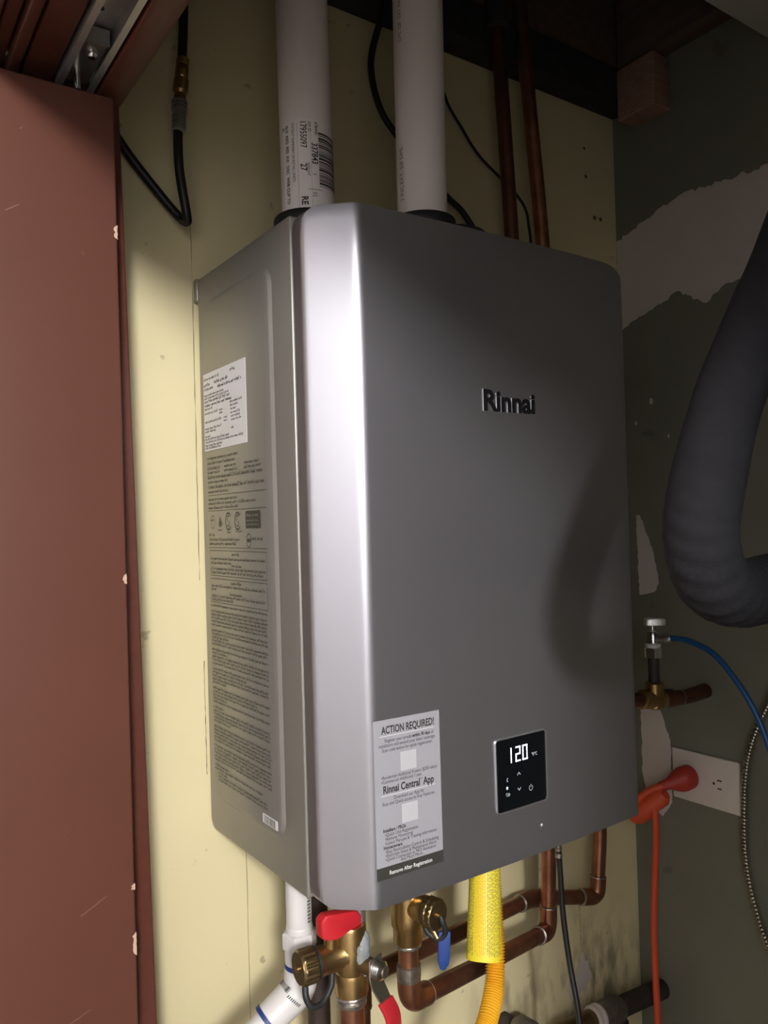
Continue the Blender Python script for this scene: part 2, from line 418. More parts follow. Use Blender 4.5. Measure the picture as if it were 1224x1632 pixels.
MB().lathe([(0.0055, 0), (0.0055, 0.002), (0.0035, 0.0045)], (-0.168, -0.174, 0.8105), (0, 0, -1), 16).build('bolt_head', 'chrome', br)
MB().tube([(-0.172, -0.136, 0.8105), (-0.172, -0.136, 0.793)], 0.0032, 12).build('pivot_pin', 'chrome', br)

# ---- folded bifold door: two leaves
dr = thing('folding_door', 'brown painted folding closet door standing open at the left', 'door')
def leaf(y0, y1, xr, nm):
    m = MB().box(-0.56, xr, y0, y1, FLOOR+0.012, 0.787)
    m.v = [(x+(-0.0025+0.004*(0.787-z)/1.97), y, z) for x, y, z in m.v]
    return m.build(nm, 'door_paint', dr, bevel=0.0025)
lf = leaf(-0.150, -0.1285, -0.1385, 'door_leaf')
leaf(-0.1265, -0.1065, -0.150, 'door_leaf')
# chips of bare wood on the leaf's edge
for z, h in ((0.655, 0.007), (0.317, 0.005), (-0.035, 0.011), (0.02, 0.003)):
    rng = random.Random(int(z*1000)); n = 8
    poly = [(rng.uniform(0.0001, 0.0008), -h+2*h*k/n) for k in range(n+1)]+[(-rng.uniform(.0015, .0035), h-2*h*k/n) for k in range(1, n)]
    xe = -0.1385-0.0025+0.004*(0.787-z)/1.97
    MB().prism(poly, (xe-0.0006, -0.1503, z), (1, 0, 0), (0, 0, 1), (0, 1, 0), 0.002).build('paint_chip', 'bare_wood', lf, smooth=0)

for x, z, dx, dz, mm in ((-0.196, 0.087, .004, .006, 'trim_paint'), (-0.150, 0.034, .009, .020, 'trim_paint'), (-0.178, 0.012, .012, .006, 'scuff'), (-0.205, -0.09, .022, .008, 'scuff'), (-0.235, 0.66, .006, .004, 'scuff'), (-0.226, 0.735, .0012, .0012, 'scuff')):
    MB().add([(x-dx, -0.1502, z-dz), (x+dx, -0.1502, z+dz), (x+dx-.0006, -0.1502, z+dz+.0008), (x-dx-.0004, -0.1502, z-dz+.0012)], [(0, 1, 2, 3)]).build('scratch', mm, lf, smooth=0)

# ================================================================== water heater
W, H, D1 = 0.47, 0.67, 0.2428
heat = thing('water_heater', 'silver grey wall hung tankless water heater with display showing 120', 'water heater')
cpl = []
for cy_, cz_, r_, a_ in ((-0.014, H-0.010, 0.010, 0), (-D1+0.0055, H-0.003, 0.003, 90), (-D1+0.0055, 0.003, 0.003, 180), (-0.014, 0.014, 0.014, 270)):
    r_ = r_ if r_ < .005 else (0.010 if cz_ > .3 else 0.014)
    for k_ in range(7): t_ = math.radians(a_+15*k_); cpl.append(((cy_ if r_ < .005 else -r_)+r_*cos(t_), cz_+r_*sin(t_)))
case = MB().prism(cpl, (0, 0, 0), (0, 1, 0), (0, 0, 1), (1, 0, 0), W).build('case', 'case_paint', heat, bevel=0.0022, bseg=2)
MB().box(0.004, W-0.004, -0.2475, -D1+0.006, 0.005, H-0.040).build('inner_body', 'dark_gap', heat, smooth=0)
# raised panel on the left side
ring0 = rrect(0.0165, 0.1995, 0.040, 0.637, 0.024, 8); ring1 = rrect(0.021, 0.195, 0.0445, 0.6325, 0.0205, 8)
ring2 = rrect(0.0225, 0.1935, 0.046, 0.631, 0.019, 8)
MB().rings([[(0.0005, -a, b) for a, b in ring0], [(-0.0022, -a, b) for a, b in ring1], [(-0.003, -a, b) for a, b in ring2]]).build('embossed_panel', 'case_paint', heat, smooth=60)
# hanging bracket behind the case
MB().box(-0.0012, W+0.0012, 0.0008, WY-0.0005, 0.644, 0.672).build('wall_bracket', 'case_paint', heat, bevel=0.002)
MB().box(0.03, W-0.03, 0.0002, WY-0.0005, 0.02, 0.05).build('wall_bracket', 'case_paint', heat, bevel=0.002)

# ---- front cover: plan profile swept vertically, corners rounded
CY, FY, CX = -0.2625, -0.2985, 0.0415
def prof():
    a = fillet([(0.0, -0.246, 0), (0.0, CY, 0), (CX/2, (CY+FY)/2, 0)], 0.0035, 5)
    bq = fillet([(CX/2, (CY+FY)/2, 0), (CX, FY, 0), (0.10, FY-0.0022, 0)], 0.0065, 8)
    xs = [(p.x, p.y) for p in a[1:-1]]
    p, q = a[-2], bq[1]
    xs += [(p.x+(q.x-p.x)*k_/14, p.y+(q.y-p.y)*k_/14) for k_ in range(1, 14)]
    xs += [(p_.x, p_.y) for p_ in bq[1:-1]]
    n = 40; mid = []
    for k_ in range(1, n):
        x = CX+0.007+(W-2*CX-0.014)*k_/n; t = (x-W/2)/(W/2-CX); mid.append((x, FY-0.0042*(1-t*t)))
    right = [(W-x, y) for x, y in reversed(xs)]
    return [(0.0, -0.246)]+xs+mid+right+[(W, -0.246)]
PR = prof()
def ztop(x):
    rx, rz = 0.016, 0.018
    if x < rx: return H+0.001-rz*(1-math.sqrt(max(0, 1-((rx-x)/rx)**2)))
    rx, rz = 0.075, 0.030
    q = x-(W-rx)
    if q > 0: return H+0.001-rz*(1-math.sqrt(max(0, 1-min(1.0, q/0.040)**2)))
    return H+0.001
def zbot(x):
    rx, rz = 0.014, 0.016
    for d in (x, W-x):
        if d < rx: return -0.001+rz*(1-math.sqrt(max(0, 1-((rx-d)/rx)**2)))
    return -0.001
m = MB(); NR = 8; n = len(PR); vs = []
for j in range(NR+1):
    for x, y in PR:
        a, bb = zbot(x), ztop(x); t = j/NR
        if j == 1: t = 0.02
        if j == NR-1: t = 0.98
        vs.append((x, y, a+(bb-a)*t))
fs = [(j*n+i, j*n+i+1, (j+1)*n+i+1, (j+1)*n+i) for j in range(NR) for i in range(n-1)]
# back rim
o = len(vs)
for x, y in PR: vs.append((x, -0.246, zbot(x)))
for x, y in PR: vs.append((x, -0.246, ztop(x)))
for i in range(n-1):
    fs.append((i, o+i, o+i+1, i+1)); fs.append((NR*n+i, NR*n+i+1, o+n+i+1, o+n+i)); fs.append((o+i, o+n+i, o+n+i+1, o+i+1))
m.add(vs, fs)
me = m.build('front_cover', 'silver_paint', heat, smooth=0)
bm = bmesh.new(); bm.from_mesh(me.data)
bmesh.ops.remove_doubles(bm, verts=bm.verts, dist=0.00002)
bmesh.ops.recalc_face_normals(bm, faces=bm.faces)
es = []
for e in bm.edges:
    if len(e.link_faces) == 2:
        f0, f1 = e.link_faces
        flat = [abs(f.normal.z) for f in (f0, f1)]
        if e.calc_face_angle(0) > 0.7 and max(flat) > 0.55 and min(flat) < 0.2 and (e.verts[0].co.y+e.verts[1].co.y)/2 < -0.2465: es.append(e)
bmesh.ops.bevel(bm, geom=es, offset=0.0045, segments=4, profile=0.5, affect='EDGES', clamp_overlap=True)
bm.to_mesh(me.data); bm.free()
me.data.polygons.foreach_set('use_smooth', [True]*len(me.data.polygons))
me.data.set_sharp_from_angle(angle=math.radians(35))
cover = me
FF = lambda x: FY-0.0042*(1-((x-W/2)/(W/2-CX))**2)     # y of the cover's front at x
UX, UZ = Vector((1, 0, 0)), Vector((0, 0, 1))

# ---- brand letters
LY = FF(0.23)-0.0002
vs, fsx = glyphs('Rinnai', 0.0305, bold=0.0009, spacing=0.98, res=6)
mx = max(v[0] for v in vs); mn = min(v[0] for v in vs); k = 0.0755/(mx-mn)
def letter_block(y0, y1, grow, mname, parents):
    vs, fs = glyphs('Rinnai', 0.0305, bold=0.0011+grow, spacing=0.98, res=6)
    P = [(0.1915+(a-mn)*k, bb) for a, bb in vs]
    par = list(range(len(vs)))
    def root(i):
        while par[i] != i: i = par[i]
        return i
    for f in fs:
        for i in f[1:]: par[root(i)] = root(f[0])
    isl = {}
    for f in fs: isl.setdefault(root(f[0]), []).append(f)
    grp = []                                     # islands that overlap in x are one letter (dot and stem of an i)
    for fl in isl.values():
        x = [P[i][0] for f in fl for i in f]; lo, hi = min(x), max(x)
        for g in grp:
            if lo < g[1] and hi > g[0]: g[2].extend(fl); g[0] = min(g[0], lo); g[1] = max(g[1], hi); break
        else: grp.append([lo, hi, list(fl)])
    grp.sort(key=lambda g: g[0]); res = []
    for gi, g in enumerate(grp):
        ids = sorted({i for f in g[2] for i in f}); ix = {q: n_ for n_, q in enumerate(ids)}; N = len(ids); cnt = {}
        F = [tuple(ix[i] for i in f) for f in g[2]]
        for f in F:
            for i in range(len(f)): e = frozenset((f[i], f[(i+1) % len(f)])); cnt[e] = cnt.get(e, 0)+1
        V = [(P[q][0], y1, 0.4805+P[q][1]) for q in ids]+[(P[q][0], y0, 0.4805+P[q][1]) for q in ids]
        F2 = list(F)
        for f in F:
            for i in range(len(f)):
                a, c = f[i], f[(i+1) % len(f)]
                if cnt[frozenset((a, c))] == 1: F2.append((c, a, a+N, c+N))
        res.append(MB().add(V, F2).build('brand_letter' if parents is None else 'letter_edge', mname, heat if parents is None else parents[min(gi, len(parents)-1)], smooth=30))
    return res
LB = letter_block(LY, LY-0.0009, 0.0, 'logo_black', None)
letter_block(LY, LY-0.0004, 0.00018, 'panel_bezel', LB)

# ---- control panel
cy = FF(0.23)
def rr_plate(nm, x0, x1, z0, z1, r, y, h, mname, parent, bev=0):
    return MB().prism(rrect(x0, x1, z0, z1, r, 5), (0, y, 0), (1, 0, 0), (0, 0, 1), (0, -1, 0), h).build(nm, mname, parent, bevel=bev, bseg=2)
ro, ri = rrect(0.1925, 0.2680, 0.0545, 0.1325, 0.0045, 5), rrect(0.1936, 0.2669, 0.0556, 0.1314, 0.0036, 5)
ctl = MB().rings([[(a, cy+0.001, bb) for a, bb in ro], [(a, cy-0.0014, bb) for a, bb in ro], [(a, cy-0.0014, bb) for a, bb in ri], [(a, cy+0.001, bb) for a, bb in ri]], closed=True).build('control_panel', 'panel_bezel', heat, smooth=30)
rr_plate('display_glass', 0.1936, 0.2669, 0.0556, 0.1314, 0.0036, cy+0.0008, 0.0011, 'panel_glass', ctl)
dy = cy-0.0005
def seg_digit(mb, x, z, w_, h_, on, t=0.0019):
    hz = h_/2
    S7 = {'a': (0, w_, h_-t, h_), 'g': (0, w_, hz-t/2, hz+t/2), 'd': (0, w_, 0, t), 'f': (0, t, hz, h_), 'b': (w_-t, w_, hz, h_), 'e': (0, t, 0, hz), 'c': (w_-t, w_, 0, hz)}
    for s_ in on:
        a0, a1, b0, b1 = S7[s_]; mb.quad((x, dy, z), UX, UZ, a0+0.0002, a1-0.0002, b0+.0002, b1-.0002)
for x, on in ((0.2085, 'bc'), (0.2215, 'abged'), (0.2318, 'abcdef')):
    mb = MB(); seg_digit(mb, x, 0.1045, 0.0078, 0.0165, on); mb.build('lit_digit', 'led', ctl, smooth=0)
def stroke(mb, pts, wd):
    for (a, bb), (c, d) in zip(pts, pts[1:]):
        t = Vector((c-a, 0, d-bb)); t.normalize(); nn = Vector((-t.z, 0, t.x))
        p, q = Vector((a, dy, bb)), Vector((c, dy, d))
        mb.add([p-nn*wd/2, q-nn*wd/2, q+nn*wd/2, p+nn*wd/2], [(0, 1, 2, 3)])
mb = MB(); flat_text(mb, '°F/°C', 0.0050, (0.2455, dy, 0.1065), UX, UZ, xscale=0.75, bold=0.0001); stuff(mb.build('unit_lettering', 'led_dim', ctl, smooth=0))
def symbol(nm, *strokes, wd=0.0008):
    mb = MB()
    for s_ in strokes: stroke(mb, s_, wd)
    return mb.build(nm, 'led_dim', ctl, smooth=0)
symbol('up_arrow', [(0.2235, 0.0900), (0.2258, 0.0928), (0.2281, 0.0900)])
symbol('down_arrow', [(0.2235, 0.0765), (0.2258, 0.0737), (0.2281, 0.0765)])
symbol('wireless_symbol', [(0.2095, 0.0900), (0.2083, 0.0885), (0.2083, 0.0870), (0.2095, 0.0858)], wd=0.0009)
symbol('power_symbol', [(0.2430+0.0026*cos(a), 0.0730+0.0030*sin(a)) for a in [math.radians(130+28*q) for q in range(11)]], [(0.2430, 0.0768), (0.2430, 0.0735)], wd=0.0006)
stuff(symbol('tap_symbol', [(0.2062, 0.0722), (0.2070, 0.0740), (0.2085, 0.0740)], [(0.2098, 0.0705), (0.2098, 0.0738)], [(0.2103, 0.0738), (0.2122, 0.0722), (0.2103, 0.0708)], [(0.2072, 0.0706), (0.2090, 0.0722)], wd=0.0007))
mb = MB().add([(0.2083+0.0013*cos(a*pi/6), dy, 0.0795+0.0015*sin(a*pi/6)) for a in range(12)], [tuple(range(12))])
mb.build('status_light', 'led', ctl, smooth=0)
MB().lathe([(0.0028, 0), (0.0028, 0.0008), (0.0018, 0.0016)], (0.2595, FF(0.2595), 0.028), (0, -1, 0), 18).build('cover_screw', 'silver_paint', heat)

# ---- registration sticker
SX0, SX1, SZ0, SZ1 = 0.0425, 0.1205, 0.0255, 0.1760
nst = 6; m = MB(); A = []; B = []
sy = lambda x: FF(x)-0.0004
for i in range(nst+1):
    x = SX0+(SX1-SX0)*i/nst; A.append((x, sy(x), SZ0)); B.append((x, sy(x), SZ1))
m.add(A+B, [(i, i+1, nst+2+i, nst+1+i) for i in range(nst)])
stk = m.build('registration_sticker', 'sticker_grey', heat)
# printed on the curved cover: y follows the surface
def stick_text(mb, txt, size, x, z, lift=0.00035, **kw):
    wfit = kw.pop('fit', None); vs, fs = glyphs(txt, size, **kw)
    if wfit:
        lo, hi = min(v[0] for v in vs), max(v[0] for v in vs); vs = [((a-lo)*wfit/(hi-lo), bb) for a, bb in vs]
    mb.add([(x+a, sy(x+a)-lift, z+bb) for a, bb in vs], fs)
def stick_rect(mb, x0, x1, z0, z1, lift=0.0002):
    N = 5
    A = [(x0+(x1-x0)*i/N, sy(x0+(x1-x0)*i/N)-lift, z0) for i in range(N+1)]; B = [(a[0], a[1], z1) for a in A]
    mb.add(A+B, [(i, i+1, N+2+i, N+1+i) for i in range(N)])
cxs = (SX0+SX1)/2
mb = MB(); stick_rect(mb, SX0, SX1, SZ0, 0.0372); mb.build('dark_band', 'ink_bar', stk)
mb = MB(); stick_text(mb, 'Remove After Registration', 0.0054, cxs, 0.0290, align='CENTER', bold=0.00008, xscale=0.86); stuff(mb.build('band_lettering', 'ink_white', stk, smooth=0))
for q_, (t, x_, al) in enumerate((('ACTION REQUIRED!', cxs, 'CENTER'),)):
    mb = MB(); stick_text(mb, t, 0.0100, SX0+.0090, 0.1628, bold=0.00026, fit=.0620); stuff(mb.build('heading_lettering', 'ink', stk, smooth=0))
mb = MB()
for t, z in (('Register your product', .1545), ('installation and extend your labor coverage.', .1500), ('Scan code below for quick registration.', .1455)):
    if z == .1545:
        stick_text(mb, t, 0.0047, SX0+0.0125, z, xscale=0.80); stick_text(mb, 'within 90 days', 0.0047, SX0+0.0452, z, xscale=0.76, bold=0.00012); stick_text(mb, 'of', 0.0047, SX0+0.0672, z, xscale=0.8)
    else: stick_text(mb, t, 0.0047, cxs, z, align='CENTER', xscale=0.80)
stick_text(mb, '•Residential–Additional 4 years ($250 value)', 0.0046, SX0+0.0075, 0.1198, xscale=0.80)
stick_text(mb, '•Commercial–Additional 1 year', 0.0046, SX0+0.0075, 0.1157, xscale=0.80)
stick_text(mb, 'Rinnai Central', 0.0098, SX0+0.0095, 0.1065, bold=0.00028, fit=.0425)
stick_text(mb, 'TM', 0.0026, SX0+0.0525, 0.1118, fit=.0022)
stick_text(mb, 'App', 0.0098, SX0+0.0560, 0.1065, bold=0.00028, fit=.0130)
stick_text(mb, 'Download our App for', 0.0047, cxs, 0.0992, align='CENTER', xscale=0.82)
stick_text(mb, 'Easy and Quick access to Key Features:', 0.0047, cxs, 0.0948, align='CENTER', xscale=0.82)
stick_text(mb, 'Installers / PROs', 0.0047, SX0+0.008, 0.0697, bold=0.00014, xscale=0.82)
for i, t in enumerate(('•Quick Unit Registration', '•Remote Monitoring', '•Latest Manuals & Training Information')):
    stick_text(mb, t, 0.0047, SX0+0.010, 0.0656-0.0040*i, xscale=0.82)
stick_text(mb, 'Homeowners', 0.0047, SX0+0.008, 0.0535, bold=0.00014, xscale=0.82)
for i, t in enumerate(('•Easy Recirculation Control & Scheduling', '•Real-time Status & Maintenance Alerts', '•Quick Connection to PRO Assistance')):
    stick_text(mb, t, 0.0047, SX0+0.010, 0.0496-0.0037*i, xscale=0.80)
stick_text(mb, 'And Much More...', 0.0047, cxs+.002, 0.0388, align='CENTER', xscale=0.82)
stuff(mb.build('sticker_lettering', 'ink', stk, smooth=0))
mb = MB(); stick_rect(mb, SX0+0.007, SX1-0.007, 0.1602, 0.1606); stick_rect(mb, SX0+0.007, SX1-0.007, 0.1038, 0.1042)
stuff(mb.build('white_rules', 'sticker_white', stk))
for z0_, z1_ in ((0.1243, 0.1425), (0.0742, 0.0925)):
    mb = MB(); stick_rect(mb, SX0+0.030, SX0+0.0487, z0_, z1_); mb.build('blank_square', 'sticker_pale', stk)

# ---- side panel: rating label and fine print
SXP = -0.0031
UY = Vector((0, -1, 0))
lab = MB().box(SXP-0.0003, SXP, -0.138, -0.0195, 0.4560, 0.5485).build('rating_label', 'label_white', heat, smooth=0)
rng = random.Random(11); mb = MB(); sx = SXP-0.0005
def side_line(mb, y, z, L, h): print_line(mb, (sx, -y, z), UY, UZ, L, h, rng)
for y, z, L, h in ((.022, .5405, .045, .0034), (.098, .5405, .015, .0036), (.022, .5335, .018, .0040), (.052, .5335, .042, .0044), (.022, .5285, .028, .0034), (.062, .5275, .066, .0036),
                   (.022, .5215, .058, .0026), (.022, .5178, .072, .0026), (.022, .5138, .074, .0034), (.022, .5090, .079, .0034), (.022, .5052, .026, .0026),
                   (.095, .5052, .034, .0026), (.096, .5010, .022, .0026), (.022, .4998, .040, .0026), (.065, .4998, .010, .0026), (.065, .4962, .010, .0026), (.097, .4968, .016, .0026), (.097, .4925, .026, .0026),
                   (.022, .4895, .050, .0026), (.078, .4895, .010, .0026), (.078, .4858, .010, .0026), (.098, .4885, .025, .0026), (.098, .4845, .028, .0026), (.022, .4815, .050, .0028), (.022, .4780, .034, .0028),
                   (.098, .4755, .008, .0026), (.022, .4725, .016, .0026), (.022, .4690, .072, .0028), (.022, .4655, .108, .0028), (.022, .4615, .050, .0028), (.022, .4582, .048, .0030)):
    side_line(mb, y, z, L, h)
stuff(mb.build('label_print', 'ink', lab, smooth=0))
mb = MB()
for y, z, L in ((.026, .4455, .088), (.026, .4395, .080), (.026, .4335, .038), (.075, .4335, .034), (.128, .4335, .040), (.026, .4285, .038), (.075, .4285, .036), (.128, .4285, .044), (.026, .4225, .148), (.026, .4170, .060),
                (.026, .4110, .152), (.026, .4055, .060), (.026, .3965, .085), (.026, .3915, .130), (.026, .3865, .085)):
    side_line(mb, y, z, L, .0040 if L > .14 else .0034)
for z in (.4022, .3838, .3405): mb.quad((sx, 0, 0), UY, UZ, .025, .180, z, z+.0006)
for y, z, L in ((.026, .3545, .018), (.026, .3490, .088), (.026, .3440, .078), (.142, .3500, .030)): side_line(mb, y, z, L, .0034)
def frame(mb, y0, y1, z0, z1, t=.0006):
    for a0, a1, b0, b1 in ((y0, y1, z0, z0+t), (y0, y1, z1-t, z1), (y0, y0+t, z0, z1), (y1-t, y1, z0, z1)): mb.quad((sx, 0, 0), UY, UZ, a0, a1, b0, b1)
frame(mb, .027, .178, .3075, .3375); frame(mb, .027, .178, .2760, .3045)
for y, z, L in ((.090, .3320, .020), (.030, .3265, .146), (.030, .3215, .060), (.088, .3190, .030), (.030, .3150, .146), (.030, .3105, .140), (.085, .2990, .030), (.030, .2945, .144), (.030, .2905, .014), (.082, .2865, .036), (.030, .2825, .144), (.030, .2785, .060)):
    side_line(mb, y, z, L, .0032)
z = .2710; i = 0
while z > .0600:
    L = .150 if rng.random() > .14 else rng.uniform(.03, .12)
    side_line(mb, .026 if z > .075 else .036, z, L if z > .085 else L-.02, .0030); z -= .00405 if i % 5 else .0066; i += 1
stuff(mb.build('side_print', 'ink_soft', heat, smooth=0))
# certification marks
mb = MB()
def ring2d(mb, y, z, ry, rz, t, a0=0, a1=360, n=22):
    for k_ in range(n):
        p0, p1 = (math.radians(a0+(a1-a0)*q/n) for q in (k_, k_+1))
        mb.add([(sx, -(y+r_*cos(p)), z+(rz/ry)*r_*sin(p)) for p, r_ in ((p0, ry), (p1, ry), (p1, ry-t), (p0, ry-t))], [(0, 1, 2, 3)])
for y in (.083, .108):
    ring2d(mb, y, .371, .0085, .0105, .0016, 40, 320); ring2d(mb, y, .3745, .0035, .0035, .0012, 20, 250); ring2d(mb, y, .3680, .0035, .0035, .0012, 200, 430)
ring2d(mb, .038, .371, .006, .008, .0006); side_line(mb, .033, .372, .010, .003)
mb.add([(sx, -y, z) for y, z in ((.055, .368), (.059, .378), (.063, .368), (.059, .364))], [(0, 1, 2, 3)]); side_line(mb, .053, .3605, .013, .0022)
side_line(mb, .079, .3575, .010, .0026); side_line(mb, .102, .3585, .018, .0022)
ring2d(mb, .136, .3520, .0055, .0050, .0012); ring2d(mb, .136, .3465, .0055, .0050, .0012); mb.quad((sx, 0, 0), UY, UZ, .131, .141, .3485, .3500)
stuff(mb.build('certification_marks', 'ink_soft', heat, smooth=0))
mb = MB().prism(rrect(-.166, -.129, .3625, .3815, .002, 3), (sx+.0003, 0, 0), (0, 1, 0), (0, 0, 1), (-1, 0, 0), .0003)
bd = mb.build('certification_badge', 'ink_bar', heat, smooth=0)
mb = MB()
for y, z, L, h in ((.131, .3755, .013, .0040), (.146, .3755, .017, .0032), (.131, .3705, .031, .0018), (.131, .3660, .031, .0016)): print_line(mb, (sx-.0003, -y, z), UY, UZ, L, h, rng)
stuff(mb.build('badge_print', 'case_paint', bd, smooth=0))
mb = MB().box(SXP-.0003, SXP, -.186, -.152, .0505, .0600)
bc = mb.build('serial_label', 'label_white', heat, smooth=0)
mb = MB(); y = .156
while y < .182:
    wd = rng.choice((.0006, .0006, .0012, .0018)); mb.quad((SXP-.0005, 0, 0), UY, UZ, y, y+wd, .0512, .0593); y += wd+rng.choice((.0007, .0012))
stuff(mb.build('serial_barcode', 'ink_soft', bc, smooth=0))

# ---- rubber vent collars on top
for x, y, hgt in ((0.080, -0.140, 0.044), (0.214, -0.180, 0.055)):
    c = MB().lathe([(0.052, 0), (0.052, 0.010), (0.0465, 0.014), (0.0405, 0.018), (0.0395, hgt-0.012), (0.0400, hgt-0.010), (0.0400, hgt-0.002), (0.0385, hgt), (0.0304, hgt)], (x, y, H-0.001), (0, 0, 1), 40)
    c.build('vent_collar', 'black_rubber', heat)
MB().prism(rrect(0.200, 0.270, -0.250, -0.125, 0.03, 8), (0, 0, H-0.0005), (1, 0, 0), (0, 1, 0), (0, 0, 1), 0.033).build('vent_flange', 'black_rubber', heat, bevel=0.006)

# ================================================================== vent pipes
vent = thing('exhaust_pipe', 'white plastic vent pipe with barcode label on left of heater top', 'pipe')
P0, P1 = Vector((0.080, -0.140, H+0.0432)), Vector((0.0875, -0.118, 1.39))
PRd = 0.0301
MB().tube([P0, P1], PRd, 48).build('pipe_wall', 'pvc', vent)
# label wrapped round the pipe: s = distance down from top edge, a = angle around (0 = facing camera)
axv = (P1-P0).normalized()
toc = Vector(CAM_LOC)-P0; toc = (toc-axv*toc.dot(axv)).normalized(); sdv = axv.cross(toc)   # sdv: to the viewer's right
def wrap(a, zz, r): 
    base = P0+axv*((zz-P0.z)/axv.z)
    return base+(toc*cos(a)+sdv*sin(a))*r
def wrap_patch(mb, a0, a1, z0, z1, r, n=16):
    A = [wrap(a0+(a1-a0)*k/n, z0, r) for k in range(n+1)]; B = [wrap(a0+(a1-a0)*k/n, z1, r) for k in range(n+1)]
    mb.add(A+B, [(k, k+1, n+2+k, n+1+k) for k in range(n)])
LT = 0.816
mb = MB(); wrap_patch(mb, -1.0, 1.9, 0.7145, LT, PRd+0.0003, 30); plab = mb.build('shipping_label', 'paper', vent)
# text running down the pipe: glyph x -> down, glyph y -> towards viewer's right
def pipe_text(mb, txt, size, a, ztop_, **kw):
    vs, fs = glyphs(txt, size, **kw); mb.add([wrap(a+bb/PRd, ztop_-aa, PRd+0.0006) for aa, bb in vs], fs)
mb = MB()
pipe_text(mb, '17955097', 0.0098, -0.20, LT-0.002, xscale=0.80, bold=.0001)
pipe_text(mb, '337843', 0.0098, 0.20, LT-0.027, xscale=0.84, bold=.0002)
pipe_text(mb, '27', 0.0098, -0.22, LT-0.051, xscale=0.86, bold=.0002)
pipe_text(mb, 'WEIGHT', 0.0050, 0.0, LT-0.050, xscale=0.80)
pipe_text(mb, '0', 0.0050, 0.23, LT-0.062, xscale=0.8)
pipe_text(mb, 'AIX ID', 0.0052, 0.08, LT-0.003, xscale=0.8)
pipe_text(mb, 'ATBNNN', 0.0050, 0.33, LT-0.003, xscale=0.7, bold=.0001)
pipe_text(mb, 'ISLE  REG  RES  EVI   DSC  W0B CLIP TO', 0.0056, -0.83, LT-0.004, xscale=0.92, bold=.00012)
pipe_text(mb, 'CNTENT SUMMARY IN RETAIL UNITS', 0.0046, -0.55, LT-0.003, xscale=0.88)
pipe_text(mb, 'BL', 0.0050, -1.03+.02, LT-0.005, xscale=0.9, bold=.0001)
pipe_text(mb, 'RE', 0.0100, -0.22, LT-0.088, xscale=0.9, bold=.0003)
pipe_text(mb, '02', 0.0062, 0.20, LT-0.083, xscale=0.9)
wrap_patch(mb, -0.33, -0.322, 0.7145, LT-.004, PRd+.0005, 1); wrap_patch(mb, 0.162, 0.168, 0.7145, LT-.004, PRd+.0005, 1); wrap_patch(mb, 0.03, 0.55, LT-.0805, LT-.0800, PRd+.0005, 6)
stuff(mb.build('label_lettering', 'ink', plab, smooth=0))
mb = MB(); z = LT-0.014; rng = random.Random(5)
while z > LT-0.076:
    h = rng.choice((.0006, .0006, .0011, .0016, .0024)); wrap_patch(mb, 0.46, 1.42, z-h, z, PRd+0.0006, 8); z -= h+rng.choice((.0006, .0010, .0014))
stuff(mb.build('barcode', 'ink', plab))

intake = thing('intake_pipe', 'plain white plastic vent pipe with faint print, right of the labelled one', 'pipe')
P0, P1 = Vector((0.214, -0.180, H+0.0542)), Vector((0.2145, -0.186, 1.39))
MB().tube([P0, P1], PRd, 48).build('pipe_wall', 'pvc', intake)
axv = (P1-P0).normalized(); toc = Vector(CAM_LOC)-P0; toc = (toc-axv*toc.dot(axv)).normalized(); sdv = axv.cross(toc)
mb = MB()
def pipe_text_up(mb, txt, size, a, z0, **kw):
    vs, fs = glyphs(txt, size, **kw); mb.add([wrap(a-bb/PRd, z0+aa, PRd+0.0004) for aa, bb in vs], fs)
pipe_text_up(mb, '2 INC EXT. SSF DML', 0.0086, -0.78, 0.742, xscale=0.86)
pipe_text_up(mb, 'DML SSF  EXT INC 2  SSF DML EXT', 0.0075, -0.72, 0.93, xscale=0.86)
stuff(mb.build('pipe_print', 'ink_red', intake, smooth=0))

# ================================================================== copper risers behind the heater
def copper_pipe(name, label, path, r=0.0111, m='copper', rad=0.03, cat='pipe', joints=(), fittings=()):
    t = thing(name, label, cat)
    MB().tube(fillet(path, rad, 8), r, 20).build('tube', m, t)
    for p, d, L, rr, mm, nm in fittings:
        d = Vector(d).normalized(); p = Vector(p)
        MB().lathe([(r*0.98, 0), (rr, 0.001), (rr, L-0.001), (r*0.98, L)], p, d, 20).build(nm, mm, t)
    return t
# riser that drops behind the heater, reappears below and turns towards the cold valve
copper_pipe('copper_pipe', 'dark copper riser at the wall, nearer the white vent pipes', [(0.461, -0.048, 1.39), (0.4775, -0.048, 1.06), (0.492, -0.048, 0.786), (0.4935, -0.048, 0.68)], m='copper_dark', rad=0.2)
copper_pipe('copper_pipe', 'reddish copper riser at the wall, nearer the corner', [(0.507, -0.048, 1.39), (0.5345, -0.048, 1.05), (0.5605, -0.048, 0.793), (0.566, -0.048, 0.60)], rad=0.2)
for x, y, z in ((0.477, -0.031, 1.115),):
    MB().lathe([(.012, -.03), (.018, -.026), (.018, .026), (.012, .03)], (x-.002, y-.017, z+.03), (0, 0, 1), 20).build('pipe_wrap', 'tarred_wood', [o for o in COL.objects if o.name == 'copper_pipe'][0])

